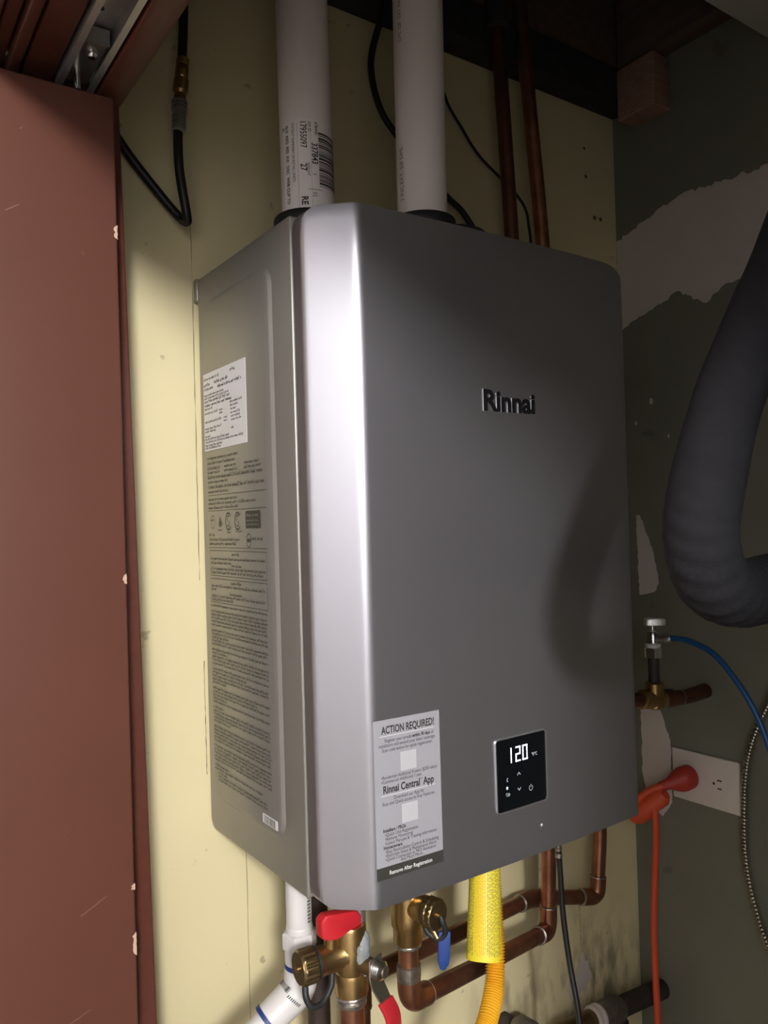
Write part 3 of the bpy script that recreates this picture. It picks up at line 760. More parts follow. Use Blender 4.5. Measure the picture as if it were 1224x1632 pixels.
# ================================================================== cables behind the vents
tag(MB().tube(spline([(0.278, -0.044, 1.17), (0.275, -0.042, 1.11), (0.270, -0.030, 1.075), (0.262, -0.012, 1.016), (0.274, -0.012, 0.957), (0.305, -0.012, 0.921), (0.35, -0.012, 0.885), (0.395, -0.012, 0.852), (0.425, -0.014, 0.832), (0.45, -0.016, 0.79), (0.452, -0.010, 0.70)]), 0.0048, 10).build('black_cable', 'black_cable'),
    'thick black cable curving down behind the plain vent pipe', 'cable')
tag(MB().tube(spline([(0.385, -0.006, 1.087), (0.402, -0.005, 1.011), (0.436, -0.005, 0.968), (0.472, -0.005, 0.933), (0.515, -0.046, 0.86), (0.530, -0.048, 0.815), (0.533, -0.048, 0.77)]), 0.0022, 8).build('thin_cable', 'black_cable'),
    'thin dark cable slanting across the cream wall to the copper risers', 'cable')

# ================================================================== black hose with brass coupling, top left
hose = thing('air_hose', 'black rubber hose with brass coupling hanging by the door header', 'hose')
MB().tube(spline([(-0.016, -0.028, 1.12), (-0.019, -0.030, 1.02), (-0.022, -0.030, 0.95), (-0.027, -0.030, 0.88), (-0.031, -0.030, 0.835), (-0.031, -0.030, 0.795), (-0.027, -0.029, 0.765),
                  (-0.0215, -0.026, 0.7385), (-0.0185, -0.018, 0.7325), (-0.0225, -0.006, 0.741), (-0.040, 0.000, 0.762), (-0.075, 0.001, 0.800), (-0.108, 0.001, 0.838), (-0.150, 0.002, 0.86)], 8), 0.0056, 14).build('rubber_hose', 'black_cable', hose)
a, bq = Vector((-0.0228, -0.030, 0.922)), Vector((-0.0283, -0.030, 0.868)); dd = bq-a
c = MB().lathe([(.0050, -.002), (.0078, 0), (.0078, .006), (.0070, .008), (.0080, .010), (.0080, .022), (.0068, .024), (.0090, .026), (.0090, .040), (.0060, .043), (.0070, .045), (.0070, .054)], a, dd, 18).build('brass_coupling', 'brass', hose)
a2 = a+dd.normalized()*0.052; prf = []
for q in range(8): prf += [(.0095 if q < 3 else .0084, .0005+q*.0046), (.0095 if q < 3 else .0084, .0034+q*.0046), (.0074, .0038+q*.0046), (.0074, .0044+q*.0046)]
MB().lathe([(.005, 0)]+prf+[(.005, .038)], a2, Vector((-.006, 0, -.1)), 18).build('crimp_sleeve', 'zinc', hose)

# ================================================================== grey cloth covered vacuum hose at right
def sock(t): return 0.0272+0.0002*sin(t*110)+0.0005*sin(t*47+1)
vp = spline([(0.56, -0.60, 1.088), (0.50, -0.585, 0.93), (0.40, -0.57, 0.735), (0.30, -0.57, 0.580), (0.268, -0.57, 0.536), (0.236, -0.57, 0.494), (0.201, -0.57, 0.442), (0.172, -0.57, 0.378), (0.166, -0.57, 0.342), (0.180, -0.57, 0.312),
             (0.215, -0.57, 0.300), (0.258, -0.57, 0.302), (0.34, -0.57, 0.306), (0.50, -0.56, 0.30), (0.66, -0.55, 0.29), (0.80, -0.55, 0.27)], 22)
m = MB(); path = vp; rng = random.Random(2)
m.tube(path, sock, 32)
# fabric wrinkles bunching at the inside of the bend
bc_ = Vector((0.235, -0.57, 0.36)); nv = []
for v in m.v:
    p = Vector(v); d = (p-bc_).length
    k_ = math.exp(-((p-Vector((0.18, -0.57, 0.33))).length/0.07)**2)
    ang = math.atan2(p.z-bc_.z, p.x-bc_.x)
    wv = sin(ang*34+3*sin((p.y+0.57)*60))*0.0011*k_*(1.0 if p.y < -0.56 else 0.5)
    u = (p-bc_).normalized(); nv.append(tuple(p+u*wv))
m.v = nv
tag(m.build('vacuum_hose', 'hose_cloth', smooth=80), 'large dark grey cloth covered hose looping in front of right wall', 'hose')

# ================================================================== plumbing below: condensate drain
cond = thing('condensate_drain', 'white plastic drain pipe with blue primer rings below heater', 'pipe')
X, Y = 0.027, -0.170
MB().tube([(X, Y, 0.001), (X, Y, -0.066)], 0.0136, 28).build('upper_pipe', 'pvc_white', cond)
MB().lathe([(.0137, 0), (.0143, .001), (.0143, .009), (.0137, .010)], (X, Y, -0.060), (0, 0, -1), 28).build('thread_band', 'pvc_white', cond)
MB().lathe([(.0165, 0), (.0188, .001), (.0188, .017), (.0165, .018)], (X, Y, -0.066), (0, 0, -1), hexa=True).build('hex_nut', 'pvc_white', cond, smooth=20, bevel=0.0008, bseg=2)
MB().tube([(X, Y, -0.083), (X, Y, -0.104)], 0.0162, 28).build('coupling', 'pvc_white', cond)
MB().lathe([(.0163, 0), (.0167, .0005), (.0167, .0045), (.0163, .005)], (X, Y, -0.0985), (0, 0, -1), 28).build('primer_ring', 'primer_blue', cond)
ee = Vector((-0.050, 0.008, -0.034)).normalized(); E0 = Vector((X, Y, -0.104)); E1 = Vector((X-0.004, Y, -0.128))
ep = [E0]+fillet([E0, Vector((X, Y, -0.126)), Vector((X, Y, -0.126))+ee*0.044], 0.022, 10)[1:]
MB().tube(ep, lambda t: 0.0178 if 0.03 < t < 0.97 else 0.0168, 28).build('elbow', 'pvc_white', cond)
E2 = Vector((X, Y, -0.126))+ee*0.042
MB().lathe([(.0140, 0), (.0182, .0005), (.0182, .0048), (.0140, .0053)], E2, ee, 28).build('primer_ring', 'primer_blue', cond)
E3 = E2+ee*0.10
MB().tube(fillet([E2, E3, Vector((E3.x-.004, E3.y, -0.5)), Vector((E3.x-.004, E3.y, FLOOR))], .03, 8), 0.0136, 28).build('lower_pipe', 'pvc_white', cond)
# print on elbow and pipe
tcm = (Vector(CAM_LOC)-Vector((X, Y, -.13))); tcm.z = 0; tcm.normalize(); sd = Vector((0, 0, 1)).cross(tcm)
def cyl_text(mb, txt, size, o, up, r, a, **kw):
    """text running along `up` on a cylinder of radius r about o; a = angle from the camera side"""
    up = Vector(up).normalized(); t0 = Vector(CAM_LOC)-Vector(o); t0 = (t0-up*t0.dot(up)).normalized(); s0 = up.cross(t0)
    vs, fs = glyphs(txt, size, **kw)
    mb.add([Vector(o)+up*aa+(t0*cos(a-bb/r)+s0*sin(a-bb/r))*(r+.0005) for aa, bb in vs], fs)
mb = MB(); rng = random.Random(8)
o_ = Vector((X, Y, -0.062))
t0 = tcm; s0 = sd
for q in range(9):
    a_ = 0.72; zz = -0.026-q*.0036
    for e in range(2):
        aa = a_+e*.16; p = Vector((X, Y, zz))
        mb.add([p+(t0*cos(b_)+s0*sin(b_))*.0139+Vector((0, 0, c_)) for b_, c_ in ((aa, 0), (aa+.12, 0), (aa+.12, .0022), (aa, .0022))], [(0, 1, 2, 3)])
stuff(mb.build('pipe_print', 'ink', cond, smooth=0))
mb = MB(); Ec = Vector((X, Y, -0.126))
t1 = (Vector(CAM_LOC)-Ec); t1 = (t1-ee*t1.dot(ee)).normalized(); s1 = t1.cross(ee)
for q in range(14):
    hh = rng.choice((.0006, .0011))
    st = 0.010+0.0
    p = Ec+ee*0.006
    aa = 0.30+q*.075
    mb.add([p+ee*c_+(t1*cos(b_)-s1*sin(b_))*.0183 for b_, c_ in ((aa, -.001), (aa+hh*55, -.001), (aa+hh*55, .008), (aa, .008))], [(0, 1, 2, 3)])
for q in range(8):
    aa = -0.75+q*.12; p = Ec+ee*(0.010+.0004*q)
    mb.add([p+ee*c_+(t1*cos(b_)-s1*sin(b_))*.0183 for b_, c_ in ((aa, 0), (aa+.06, 0), (aa+.075, .0032), (aa+.015, .0032))], [(0, 1, 2, 3)])
stuff(mb.build('elbow_print', 'ink', cond, smooth=0))

# ---- dark iron pipe behind the drain
ip = thing('iron_pipe', 'dark brown vertical iron pipe behind the white drain elbow', 'pipe')
MB().tube([(0.080, -0.113, -0.002), (0.080, -0.113, FLOOR)], 0.0132, 24).build('tube', 'iron', ip)
MB().lathe([(.014, 0), (.017, .002), (.017, .028), (.014, .030)], (0.080, -0.113, -0.006), (0, 0, -1), 24).build('socket', 'iron', ip)

# ================================================================== hot water isolation valve
X, Y = 0.050, -0.235
hv = thing('hot_water_valve', 'brass valve with red wing handle and red lever below heater', 'valve')
MB().lathe([(.0155, -.040), (.0168, -.043), (.0168, -.060), (.0178, -.064), (.0178, -.083), (.0160, -.087), (.0172, -.091), (.0172, -.108), (.0150, -.110)], (X, Y, 0), (0, 0, 1), 32).build('valve_body', 'brass', hv)
MB().lathe([(.0150, 0), (.0158, .001), (.0158, .003), (.0132, .005), (.0150, .007), (.0150, .010), (.0135, .012)], (X, Y, -.1095), (0, 0, -1), 28).build('solder_ring', 'solder', hv)
MB().tube([(X, Y, -.118), (X, Y, FLOOR)], 0.0125, 24).build('copper_tail', 'copper', hv)
pt = MB().lathe([(.0150, 0), (.0150, .006), (.0138, .008), (.0138, .030), (.0150, .034), (.0150, .036)], (X-.004, Y, -.068), (-1, 0.06, 0), 32).build('side_port', 'brass', hv)
MB().lathe([(.0130, 0), (.0162, .0005), (.0162, .0030), (.0130, .0035)], (X-.0385, Y+.002, -.068), (-1, 0.06, 0), 32).build('rubber_washer', 'black_rubber', hv)
# knurled cap
cm = MB(); N = 72; rings = []; capo = Vector((X-.0415, Y+.0022, -.068)); ca = Vector((-1, .06, 0)).normalized(); cn = ca.cross(Vector((0, 0, 1))).normalized(); cb = Vector((0, 0, 1))
for t_, r_, kn in ((0, .0155, 0), (.0012, .0170, 1), (.0140, .0170, 1), (.0152, .0160, 0), (.0165, .0150, 0), (.0170, .0148, 0)):
    rings.append([capo+ca*t_+(cn*cos(2*pi*q/N)+cb*sin(2*pi*q/N))*(r_-(.0009 if kn and (q % 4) < 2 else 0)) for q in range(N)])
cap = cm.rings(rings).build('drain_cap', 'brass_dark', hv, smooth=25)
MB().lathe([(.0030, 0), (.0030, .0018), (.0015, .0026)], capo+ca*.0170, ca, 16).build('cap_boss', 'brass', cap)
MB().tube(spline([capo+ca*.012+Vector((0, -.004, -.016)), capo+ca*.013+Vector((0, -.008, -.026)), capo+ca*.008+Vector((0, -.010, -.035)), capo+ca*-.004+Vector((0, -.008, -.036)), capo+ca*-.016+Vector((0, -.004, -.026)), capo+ca*-.020+Vector((0, 0, -.016))], 8), 0.0032, 10).build('cap_strap', 'black_rubber', hv)
# embossed size on the port
mb = MB(); vs, fs = glyphs('3/4', 0.0072, bold=.0002)
tcy = Vector((0, -1, 0)); 
mb.add([Vector((X-.022+a_, Y+.0005, -.068))+(Vector((0, -1, 0))*cos(.32-b_/.0138+.2)+Vector((0, 0, 1))*sin(-.32+b_/.0138+.25))*.0143 for a_, b_ in vs], fs)
mb.build('size_mark', 'solder', pt, smooth=0)
# red wing handle on a short stem
MB().lathe([(.0075, 0), (.0075, .010)], (X-.022, Y, -.0565), (0, 0, 1), 18).build('handle_stem', 'brass', hv)
poly = [(-.0215, -.0035), (-.0215, .013), (-.017, .0185), (.010, .0165), (.0185, .0145), (.0235, .008), (.0235, -.0005), (.0185, -.0050), (.011, -.0045), (.0035, -.0010), (-.0025, -.0030), (-.007, -.0065), (-.0165, -.0065)]
wh = MB().prism(poly, (X-.0135, Y-.0005, -.0405), (1, -.16, 0), (0, 0, 1), (0, 1, 0), .013)
wh.v = [(x, y-.0135+(.010*((x-(X-.0135))/.024) if x > X-.0135 else -.006*((x-(X-.0135))/.02)), z) for x, y, z in wh.v]
wh.build('wing_handle', 'red_plastic', hv, bevel=.0022, bseg=3)
# braided supply down to the valve, smeared with pipe dope
MB().tube([(X+.0105, Y-.001, .001), (X+.0105, Y-.001, -.052)], .0072, 18).build('braided_riser', 'steel_braid', hv)
bm_ = MB(); rng = random.Random(4)
dp = spline([(X+.0095, Y-.006, -.046), (X+.0075, Y-.0105, -.056), (X+.0045, Y-.0125, -.066), (X+.0065, Y-.0125, -.076), (X+.0095, Y-.0110, -.088)], 7)
bm_.tube(dp, lambda t: .0050+.0042*sin(pi*min(1, t*1.05))**.7, 16)
bm_.v = [(x+rng.uniform(-1, 1)*.0007, y+rng.uniform(-1, 1)*.0006, z+rng.uniform(-1, 1)*.0008) for x, y, z in bm_.v]
bm_.build('pipe_dope', 'pipe_dope', hv, smooth=80)
# lever: stem towards the camera, cranked steel strap with red sleeve
sd_ = Vector((0.35, -0.94, 0)).normalized(); so = Vector((X, Y, -.077))
MB().lathe([(.0085, 0), (.0085, .022), (.0070, .023), (.0070, .030)], so+sd_*.010, sd_, 20).build('stem', 'brass_dark', hv)
pr = [(.0085, 0)]
for q in range(5): pr += [(.0092, .0004+q*.0017), (.0082, .0012+q*.0017)]
MB().lathe(pr+[(.0055, .0100), (.0055, .0115)], so+sd_*.032, sd_, 20).build('stem_nut', 'chrome', hv)
side = Vector((0, 0, 1)).cross(sd_).normalized()      # viewer's right
def strap(name, pts, wd, th, mname):
    m = MB(); pts = fillet(pts, .008, 5); N = len(pts); rings = []
    for i, p in enumerate(pts):
        t = (pts[min(i+1, N-1)]-pts[max(i-1, 0)]).normalized(); nn = side.cross(t).normalized(); w_ = wd(i/(N-1)) if callable(wd) else wd
        rings.append([p+side*w_+nn*th, p-side*w_+nn*th, p-side*w_-nn*th, p+side*w_-nn*th])
    return m.rings(rings).build(name, mname, hv, smooth=30, bevel=.0005, bseg=2)
l0 = so+sd_*.031
strap('lever_strap', [l0+Vector((0, 0, .011)), l0+Vector((0, 0, -.013)), l0+side*.007+sd_*.004+Vector((0, 0, -.030)), l0+side*.010+sd_*.012+Vector((0, 0, -.048))], lambda t: .0105-.0025*t, .0011, 'chrome')
strap('lever_sleeve', [l0+side*.0075+sd_*.0052+Vector((0, 0, -.033)), l0+side*.0115+sd_*.012+Vector((0, 0, -.048)), l0+side*.0125+sd_*.012+Vector((0, 0, -.115))], .0098, .0026, 'red_vinyl')

# ================================================================== cold water isolation valve
X, Y = 0.142, -0.207
cv = thing('cold_water_valve', 'brass valve with blue lever and capped drain port below heater', 'valve')
MB().lathe([(.0145, .001), (.0145, -.012), (.0172, -.015), (.0172, -.038), (.0160, -.041), (.0168, -.045), (.0168, -.066), (.0178, -.069), (.0178, -.081), (.0160, -.084), (.0160, -.098), (.0142, -.101)], (X, Y, 0), (0, 0, 1), 32).build('valve_body', 'brass', cv)
MB().lathe([(.0143, 0), (.0148, .001), (.0148, .003), (.0130, .005)], (X, Y, -.1005), (0, 0, -1), 28).build('solder_ring', 'solder', cv)
cd = Vector((0.22, -0.97, 0)).normalized(); po = Vector((X+.001, Y, -.058))
MB().lathe([(.0135, .005), (.0135, .020), (.0150, .022), (.0150, .028)], po, cd, 28).build('side_port', 'brass', cv)
rings = []; cn = cd.cross(Vector((0, 0, 1))).normalized(); N = 72; co = po+cd*.0285
for t_, r_, kn in ((0, .0145, 0), (.0010, .0165, 1), (.0065, .0165, 1), (.0075, .0150, 0), (.0085, .0165, 1), (.0135, .0165, 1), (.0145, .0155, 0), (.0150, .0150, 0)):
    rings.append([co+cd*t_+(cn*cos(2*pi*q/N)+Vector((0, 0, 1))*sin(2*pi*q/N))*(r_-(.0008 if kn and (q % 4) < 2 else 0)) for q in range(N)])
cap = MB().rings(rings).build('drain_cap', 'brass_dark', cv, smooth=25)
MB().lathe([(.0030, 0), (.0030, .003), (.0015, .004)], co+cd*.0150, cd, 16).build('cap_boss', 'brass', cap)
sv = Vector((0, 0, 1)).cross(cd).normalized()
MB().tube(spline([co+cd*.018, co+cd*.021+Vector((0, 0, -.006)), co+cd*.021+sv*.004+Vector((0, 0, -.018)), co+cd*.014+sv*.001+Vector((0, 0, -.026)), co+cd*.004+sv*-.004+Vector((0, 0, -.021)), co+cd*-.002+sv*-.004+Vector((0, 0, -.014))], 8), .0030, 10).build('cap_strap', 'black_rubber', cv)
poly = [(-.0065, 0), (.0065, 0), (.0070, -.026), (.0060, -.034), (.0015, -.0400), (-.0030, -.0385), (-.0060, -.030)]
bl = MB().prism(poly, co+cd*.012+sv*.002+Vector((.006, -.004, -.018)), Vector((.82, -.57, 0)), Vector((.10, 0, 1)), Vector((-.57, -.82, 0)), .0045).build('lever_handle', 'blue_vinyl', cv, bevel=.0012, bseg=2)
MB().tube([co+cd*.002+Vector((0, 0, -.012)), co+cd*.012+sv*.001+Vector((0, 0, -.026))], .0045, 12).build('lever_neck', 'brass_dark', cv)

# ---- copper run from the cold valve to the back riser
def run(name, label, path, joints, rad=.026, r=.0111, m='copper'):
    t = thing(name, label, 'pipe'); P = [Vector(p) for p in path]
    MB().tube(fillet(P, rad, 10), r, 22).build('tube', m, t)
    for i in joints:          # sweat elbow at corner i
        a, bb, c = P[i-1], P[i], P[i+1]; u, v = (a-bb).normalized(), (c-bb).normalized()
        e = fillet([bb+u*(rad+.010), bb, bb+v*(rad+.010)], rad, 10)
        MB().tube(e, lambda t: .0131, 22).build('elbow', m, t)
        for d in (u, v):
            MB().lathe([(.0112, 0), (.0134, .0008), (.0130, .0026), (.0112, .0036)], bb+d*(rad+.0085), d, 22).build('solder_joint', 'solder', t)
    return t
cr = run('copper_pipe', 'copper pipe running from under blue lever valve to the right wall riser',
    [(X, Y, -.1056), (X, Y, -.166), (0.500, -.070, -.256), (0.5075, -.070, -.128), (0.5085, -.055, 0.001)], (1, 2))
MB().lathe([(.0112, 0), (.0134, .001), (.0136, .012), (.0130, .018), (.0112, .020)], (X, Y, -.124), (0, 0, -1), 22).build('sweat_coupling', 'solder', cr)
run('copper_pipe', 'upper copper pipe behind yellow gas line, bending up near the corner',
    [(0.128, -.128, FLOOR), (0.128, -.128, -.172), (0.512, -.022, -.229), (0.640, -.045, -.2545), (0.652, -.045, -.157), (0.655, -.045, .3)], (1, 2, 3), rad=.022)

# ================================================================== gas connector
gas = thing('gas_connector', 'yellow corrugated gas hose with wrapped yellow tag', 'gas hose')
gp = resample(spline([(0.2850, -.185, .002), (0.2845, -.187, -.06), (0.276, -.200, -.12), (0.266, -.212, -.150), (0.250, -.226, -.180), (0.222, -.244, -.200), (0.190, -.258, -.222), (0.172, -.265, -.30), (0.18, -.25, -.5), (0.19, -.24, FLOOR)], 16), .0008)
cnt = [0]
m = MB()
m.tube(gp, lambda t:   .0106+.0013*(sin(2*pi*t*len(gp)/4.0)), 20)
m.build('corrugated_tube', 'gas_yellow', gas, smooth=60)
MB().lathe([(.013, 0), (.0155, .001), (.0155, .020), (.013, .021)], (0.285, -.185, .001), (0, 0, -1), hexa=True).build('flare_nut', 'brass', gas, smooth=20)
# tag: sheet curled round the hose, open at the back left
T0, T1 = Vector((0.2825, -.192, -.057)), Vector((0.258, -.213, -.157)); ta = (T1-T0).normalized()
tt = Vector(CAM_LOC)-T0; tt = (tt-ta*tt.dot(ta)).normalized(); ts = tt.cross(ta)    # ts: to the viewer's left? set below
if ts.dot(_r) < 0: ts = -ts
def tagpt(a, s, lift=0):
    """a: angle around (0 = facing camera, + = viewer's right); s: 0 top .. 1 bottom"""
    ra = 0.0185+0.0025*s; flat = .82
    ctr = T0+(T1-T0)*s-ts*.0085
    skew = ta*(.010*(1 if a < 0 else .2)*min(1, abs(a)/1.4)*(1 if s > .5 else .6)) if False else ta*0
    return ctr+ts*sin(a)*(ra+lift)+tt*cos(a)*(ra*flat+lift)+skew
m = MB(); NA, NS = 40, 10; a0, a1 = -4.1, 1.75
out = [[tagpt(a0+(a1-a0)*i/NA, j/NS) for i in range(NA+1)] for j in range(NS+1)]
inn = [[tagpt(a0+(a1-a0)*i/NA, j/NS, -.0006) for i in range(NA+1)] for j in range(NS+1)]
vs = [p for r_ in out for p in r_]+[p for r_ in inn for p in r_]; K = (NA+1)*(NS+1); fs = []
for j in range(NS):
    for i in range(NA):
        a_ = j*(NA+1)+i; fs += [(a_, a_+1, a_+NA+2, a_+NA+1), (K+a_, K+a_+NA+1, K+a_+NA+2, K+a_+1)]
for i in range(NA):
    fs += [(i, K+i, K+i+1, i+1), (NS*(NA+1)+i, NS*(NA+1)+i+1, K+NS*(NA+1)+i+1, K+NS*(NA+1)+i)]
for j in range(NS):
    a_ = j*(NA+1); c_ = a_+NA; fs += [(a_, a_+NA+1, K+a_+NA+1, K+a_), (c_, K+c_, K+c_+NA+1, c_+NA+1)]
tg = m.add(vs, fs).build('warning_tag', 'tag_yellow', gas, smooth=50)
def tag_print(nm, cols, mname, rng):
    mb = MB()
    for ac in cols:
        s = .05
        while s < .93:
            L = rng.uniform(.012, .05)
            if s+L > .95: break
            for q in range(max(1, int(L/.010))):
                b0 = s+q*.0115; mb.add([tagpt(ac+da, ss, .0004) for da, ss in ((0, b0), (.055, b0), (.055, b0+.007), (0, b0+.007))], [(0, 1, 2, 3)])
            s += L+.012
    return stuff(mb.build(nm, mname, tg, smooth=0))
rng = random.Random(21)
tag_print('tag_text', [-1.25+.105*q for q in range(6)]+[.18+.105*q for q in range(10)], 'ink_soft', rng)
tag_print('tag_warning_text', [-.58+.105*q for q in range(7)], 'tag_orange', rng)

# ================================================================== power cord of the heater
pc = thing('power_cord', 'black cord with pale braided ferrule hanging from heater underside', 'cord')
MB().tube(spline([(0.4435, -.150, -.095), (0.4435, -.152, -.13), (0.441, -.157, -.18), (0.437, -.170, -.24), (0.430, -.190, -.30), (0.420, -.205, -.38), (0.41, -.21, -.55), (0.40, -.20, FLOOR)], 10), .0040, 14).build('cord', 'black_cable', pc)
pr = [(.004, 0)]
for q in range(9): pr += [(.0050, .001+q*.0065), (.0050, .0050+q*.0065), (.0042, .0055+q*.0065), (.0042, .0070+q*.0065)]
MB().lathe([(.0045, -.04), (.0045, -.0005)]+pr+[(.0052, .0620), (.0052, .066), (.004, .067)], (0.4440, -.149, -.039), (-.002, -.01, -1), 14).build('ferrule', 'solder', pc)

# ================================================================== iron gas manifold low in the corner
mf = thing('iron_manifold', 'blackened iron pipe with pale ring low on the wall in corner', 'pipe')
q0, q1 = Vector((0.60, -.036, -.452)), Vector((0.814, -.034, -.470)); qd = (q1-q0).normalized()
MB().lathe([(.0165, .060), (.0165, .213)], q0, qd, 24).build('tube', 'iron_black', mf)
MB().lathe([(.0190, .045), (.0215, .048), (.0215, .092), (.0180, .098)], q0, qd, 24).build('tee_fitting', 'galvanised', mf)
MB().lathe([(.0170, .028), (.0205, .030), (.0205, .0345), (.0170, .036), (.0170, .040), (.0210, .0415), (.0210, .045), (.0170, .047)], q0, qd, 24).build('pale_ring', 'plaster', mf)
MB().lathe([(.0120, -.05), (.0165, -.046), (.0165, .026), (.0150, .030)], q0, qd, 24).build('brass_union', 'brass_dark', mf)
MB().tube([q0+qd*.090+Vector((0, -.004, -.018)), q0+qd*.090+Vector((0, -.004, -.7))], .0165, 20).build('drop_leg', 'iron_black', mf)
gc = thing('grey_pipe_cap', 'dark grey capped pipe end at bottom edge below gas hose', 'pipe')
MB().lathe([(.0120, 0), (.0195, .002), (.0210, .006), (.0210, .030), (.0190, .034), (.0110, .036)], (0.478, -.020, -.418), (0, -1, .12), 26).build('cap', 'galvanised', gc)
MB().tube([(0.478, WY, -.420), (0.478, -.022, -.418)], .012, 20).build('stub', 'iron_black', gc)
MB().lathe([(.0120, 0), (.0145, .002), (.0145, .012), (.012, .014)], (0.478, -.055, -.414), (0, -1, .12), 20).build('plug', 'plaster', gc)

# ================================================================== supply stop valve by the right wall
st = thing('stop_valve', 'chrome angle stop valve with oval handle on copper tee', 'valve')
X, Y = 0.700, -0.124
tee = MB().lathe([(.0125, .098), (.0150, .096), (.0150, .058), (.0125, .056)], (X, Y, 0), (0, 0, 1), 24)
tee.lathe([(.0125, -.030), (.0150, -.028), (.0150, .018), (.0125, .020)], (X, Y, .070), (1, -.15, -.12), 24)
tee.build('brass_tee', 'brass', st)
MB().tube(fillet([(X-.02, Y+.004, .072), (X-.10, Y+.014, .078), (X-.12, WY, .080)], .02), .0111, 20).build('inlet_pipe', 'copper_dark', st)
tee2 = MB().tube(fillet([(X+.015, Y-.003, .069), (X+.062, Y-.012, .066), (RX-.001, Y-.016, .070)], .016), .0118, 20).build('outlet_pipe', 'copper_dark', st)
MB().lathe([(.0120, 0), (.0150, .001), (.0150, .018), (.012, .019)], (X+.016, Y-.003, .0690), (1, -.15, -.06), 22).build('coupling', 'copper_dark', st)
MB().lathe([(.0112, 0), (.0132, .0008), (.0128, .003), (.0112, .004)], (X+.052, Y-.0095, .0668), (1, -.2, -.06), 22).build('solder_joint', 'solder', st)
MB().tube([(X, Y, .094), (X, Y, .140)], .0086, 20).build('riser', 'iron_black', st)
MB().lathe([(.0110, 0), (.0140, .001), (.0140, .0165), (.0110, .0175)], (X, Y, .136), (0, 0, 1), hexa=True).build('compression_nut', 'chrome', st, smooth=20)
MB().lathe([(.0115, .1535), (.0118, .1545), (.0118, .1585), (.0090, .1595)], (X, Y, 0), (0, 0, 1), 24).build('white_ring', 'label_white', st)
MB().lathe([(.0095, .1590), (.0105, .160), (.0105, .177), (.0080, .180), (.0040, .181), (.0040, .190)], (X, Y, 0), (0, 0, 1), 20).build('valve_body', 'chrome', st)
MB().lathe([(.0060, .008), (.0060, .018), (.0072, .019), (.0072, .028), (.0050, .032)], (X, Y, .169), (.15, -1, .02), 18).build('outlet_nut', 'zinc', st)
N = 28; hd = Vector((.74, -.67, 0)).normalized(); hs = Vector((0, 0, 1)).cross(hd)
hr = []
for t_, s_ in ((0, .85), (.0012, 1), (.0105, 1), (.0120, .88)):
    hr.append([Vector((X+.003, Y-.003, .1875+t_))+hd*math.copysign(abs(cos(2*pi*q/N))**.6, cos(2*pi*q/N))*.0175*s_+hs*math.copysign(abs(sin(2*pi*q/N))**.6, sin(2*pi*q/N))*.0080*s_ for q in range(N)])
MB().rings(hr).build('oval_handle', 'satin_chrome', st, smooth=35)
MB().lathe([(.003, 0), (.003, .0012), (.001, .002)], (X+.003, Y-.003, .1993), (0, 0, 1), 12).build('handle_screw', 'zinc', st)
tb = tag(MB().tube(spline([(X+.003, Y-.024, .1695), (X+.006, Y-.045, .1705), (X+.008, Y-.066, .167), (X+.008, Y-.10, .154), (X+.008, Y-.130, .126), (X+.008, Y-.158, .088), (X+.008, Y-.178, .045), (X+.008, Y-.190, .0), (X+.02, Y-.205, -.12), (X+.03, Y-.21, -.4), (X+.03, Y-.20, FLOOR)], 10), .0045, 14).build('water_tube', 'blue_tube'),
         'blue plastic water tube arching from the chrome stop valve', 'tube')

# ================================================================== outlet, orange cord, armored conduit
ol = thing('wall_outlet', 'white sideways double outlet plate on green wall', 'outlet')
MB().prism(rrect(-.1975, -.0735, -.1215, -.0365, .003, 4), (RX, 0, 0), (0, 1, 0), (0, 0, 1), (-1, 0, 0), .006).build('cover_plate', 'plate_white', ol, bevel=.002, bseg=2)
for yc in (-.1625, -.1080):
    rc = MB().prism([(max(-.0145, min(.0145, .0175*cos(2*pi*q/32))), .0170*sin(2*pi*q/32)) for q in range(32)], (RX-.0058, yc, -.079), (0, 1, 0), (0, 0, 1), (-1, 0, 0), .0018).build('receptacle', 'plate_white', ol, smooth=30)
    mb = MB(); x_ = RX-.0078
    mb.quad((x_, yc, -.079), (0, 1, 0), (0, 0, 1), -.0050, .0035, .0055, .0078); mb.quad((x_, yc, -.079), (0, 1, 0), (0, 0, 1), -.0045, .0030, -.0078, -.0055)
    mb.add([(x_, yc+.0095+.0022*cos(2*pi*q/12), -.079+.0024*sin(2*pi*q/12)) for q in range(12)], [tuple(range(12))])
    mb.build('slots', 'slot_black', rc, smooth=0)
MB().lathe([(.0032, 0), (.0028, .0012)], (RX-.006, -.1355, -.079), (-1, 0, 0), 14).build('plate_screw', 'plate_white', ol)

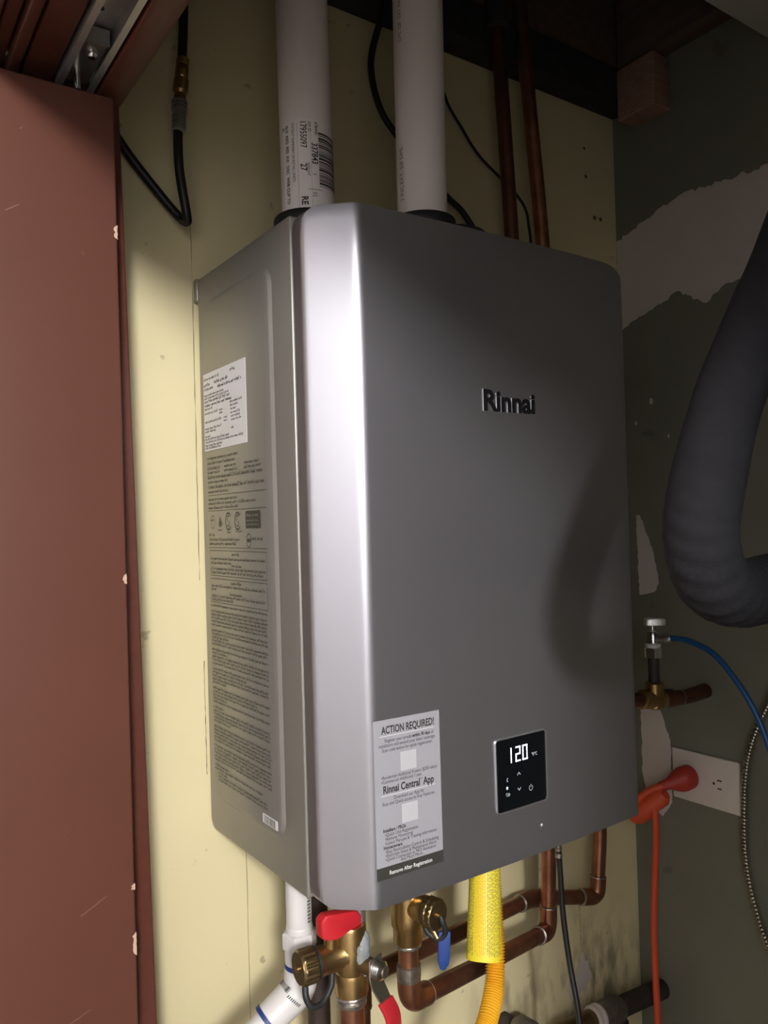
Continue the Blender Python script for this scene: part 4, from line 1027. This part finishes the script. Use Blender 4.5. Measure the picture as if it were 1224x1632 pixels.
oc = thing('orange_cord', 'orange extension cord with red plug in the wall outlet', 'cord')
pl = MB(); c0 = Vector((RX-.008, -.108, -.079)); prof_ = [(.0150, 0), (.0190, .002), (.0195, .020), (.0165, .028), (.0090, .040), (.0070, .055)]
pdv = Vector((-.86, .50, -.28)).normalized()
pl.rings([[c0+Vector((-1, 0, 0))*min(t_, .022)+pdv*max(0, t_-.022)*1.2+Vector((0, cos(2*pi*q/24)*r_*1.0, sin(2*pi*q/24)*r_*1.05)) for q in range(24)] for r_, t_ in prof_])
pl.build('plug', 'plug_red', oc, smooth=60)
pe = c0+Vector((-.022, 0, 0))+pdv*.034*1.2
cpath = spline([pe-pdv*.006, pe+Vector((-.010, .012, -.006)), pe+Vector((-.020, .026, -.022)), Vector((.752, -.052, -.128)), Vector((.745, -.050, -.145)), Vector((.742, -.066, -.135)), Vector((.744, -.080, -.115)), Vector((.746, -.083, -.135)), Vector((.750, -.080, -.18)), Vector((.752, -.073, -.25)), Vector((.752, -.068, -.34)),
               Vector((.750, -.070, -.42)), Vector((.746, -.074, -.50)), Vector((.74, -.08, -.8)), Vector((.73, -.09, FLOOR+.006))], 10)
MB().tube(cpath, .0056, 14).build('cord', 'orange_cord', oc)
# moulded connector hanging with the cord
cn0, cn1 = Vector((.742, -.040, -.150)), Vector((.757, -.096, -.100))
MB().tube([cn0, cn0+(cn1-cn0)*.12, cn0+(cn1-cn0)*.45, cn0+(cn1-cn0)*.55, cn0+(cn1-cn0)*.9, cn1], lambda t: (.014 if t < .05 else .0185 if t < .47 else .0160 if t < .95 else .010), 20).build('connector', 'orange_cord', oc)

ax = thing('armored_conduit', 'flexible metal armored conduit curving down right wall', 'conduit')
cp = resample(spline([(.800, -.36, .30), (.801, -.30, .17), (.802, -.262, .085), (.803, -.228, .012), (.804, -.212, -.050), (.804, -.207, -.12), (.804, -.208, -.19), (.803, -.222, -.258), (.802, -.248, -.325), (.80, -.29, -.40), (.80, -.34, -.6), (.80, -.36, FLOOR)], 16), .00115)
m = MB(); m.tube(cp, lambda t: .0055+.0012*sin(2*pi*t*len(cp)/5.0), 16); m.build('armor', 'bright_steel', ax, smooth=60)

bpy.context.view_layer.update()
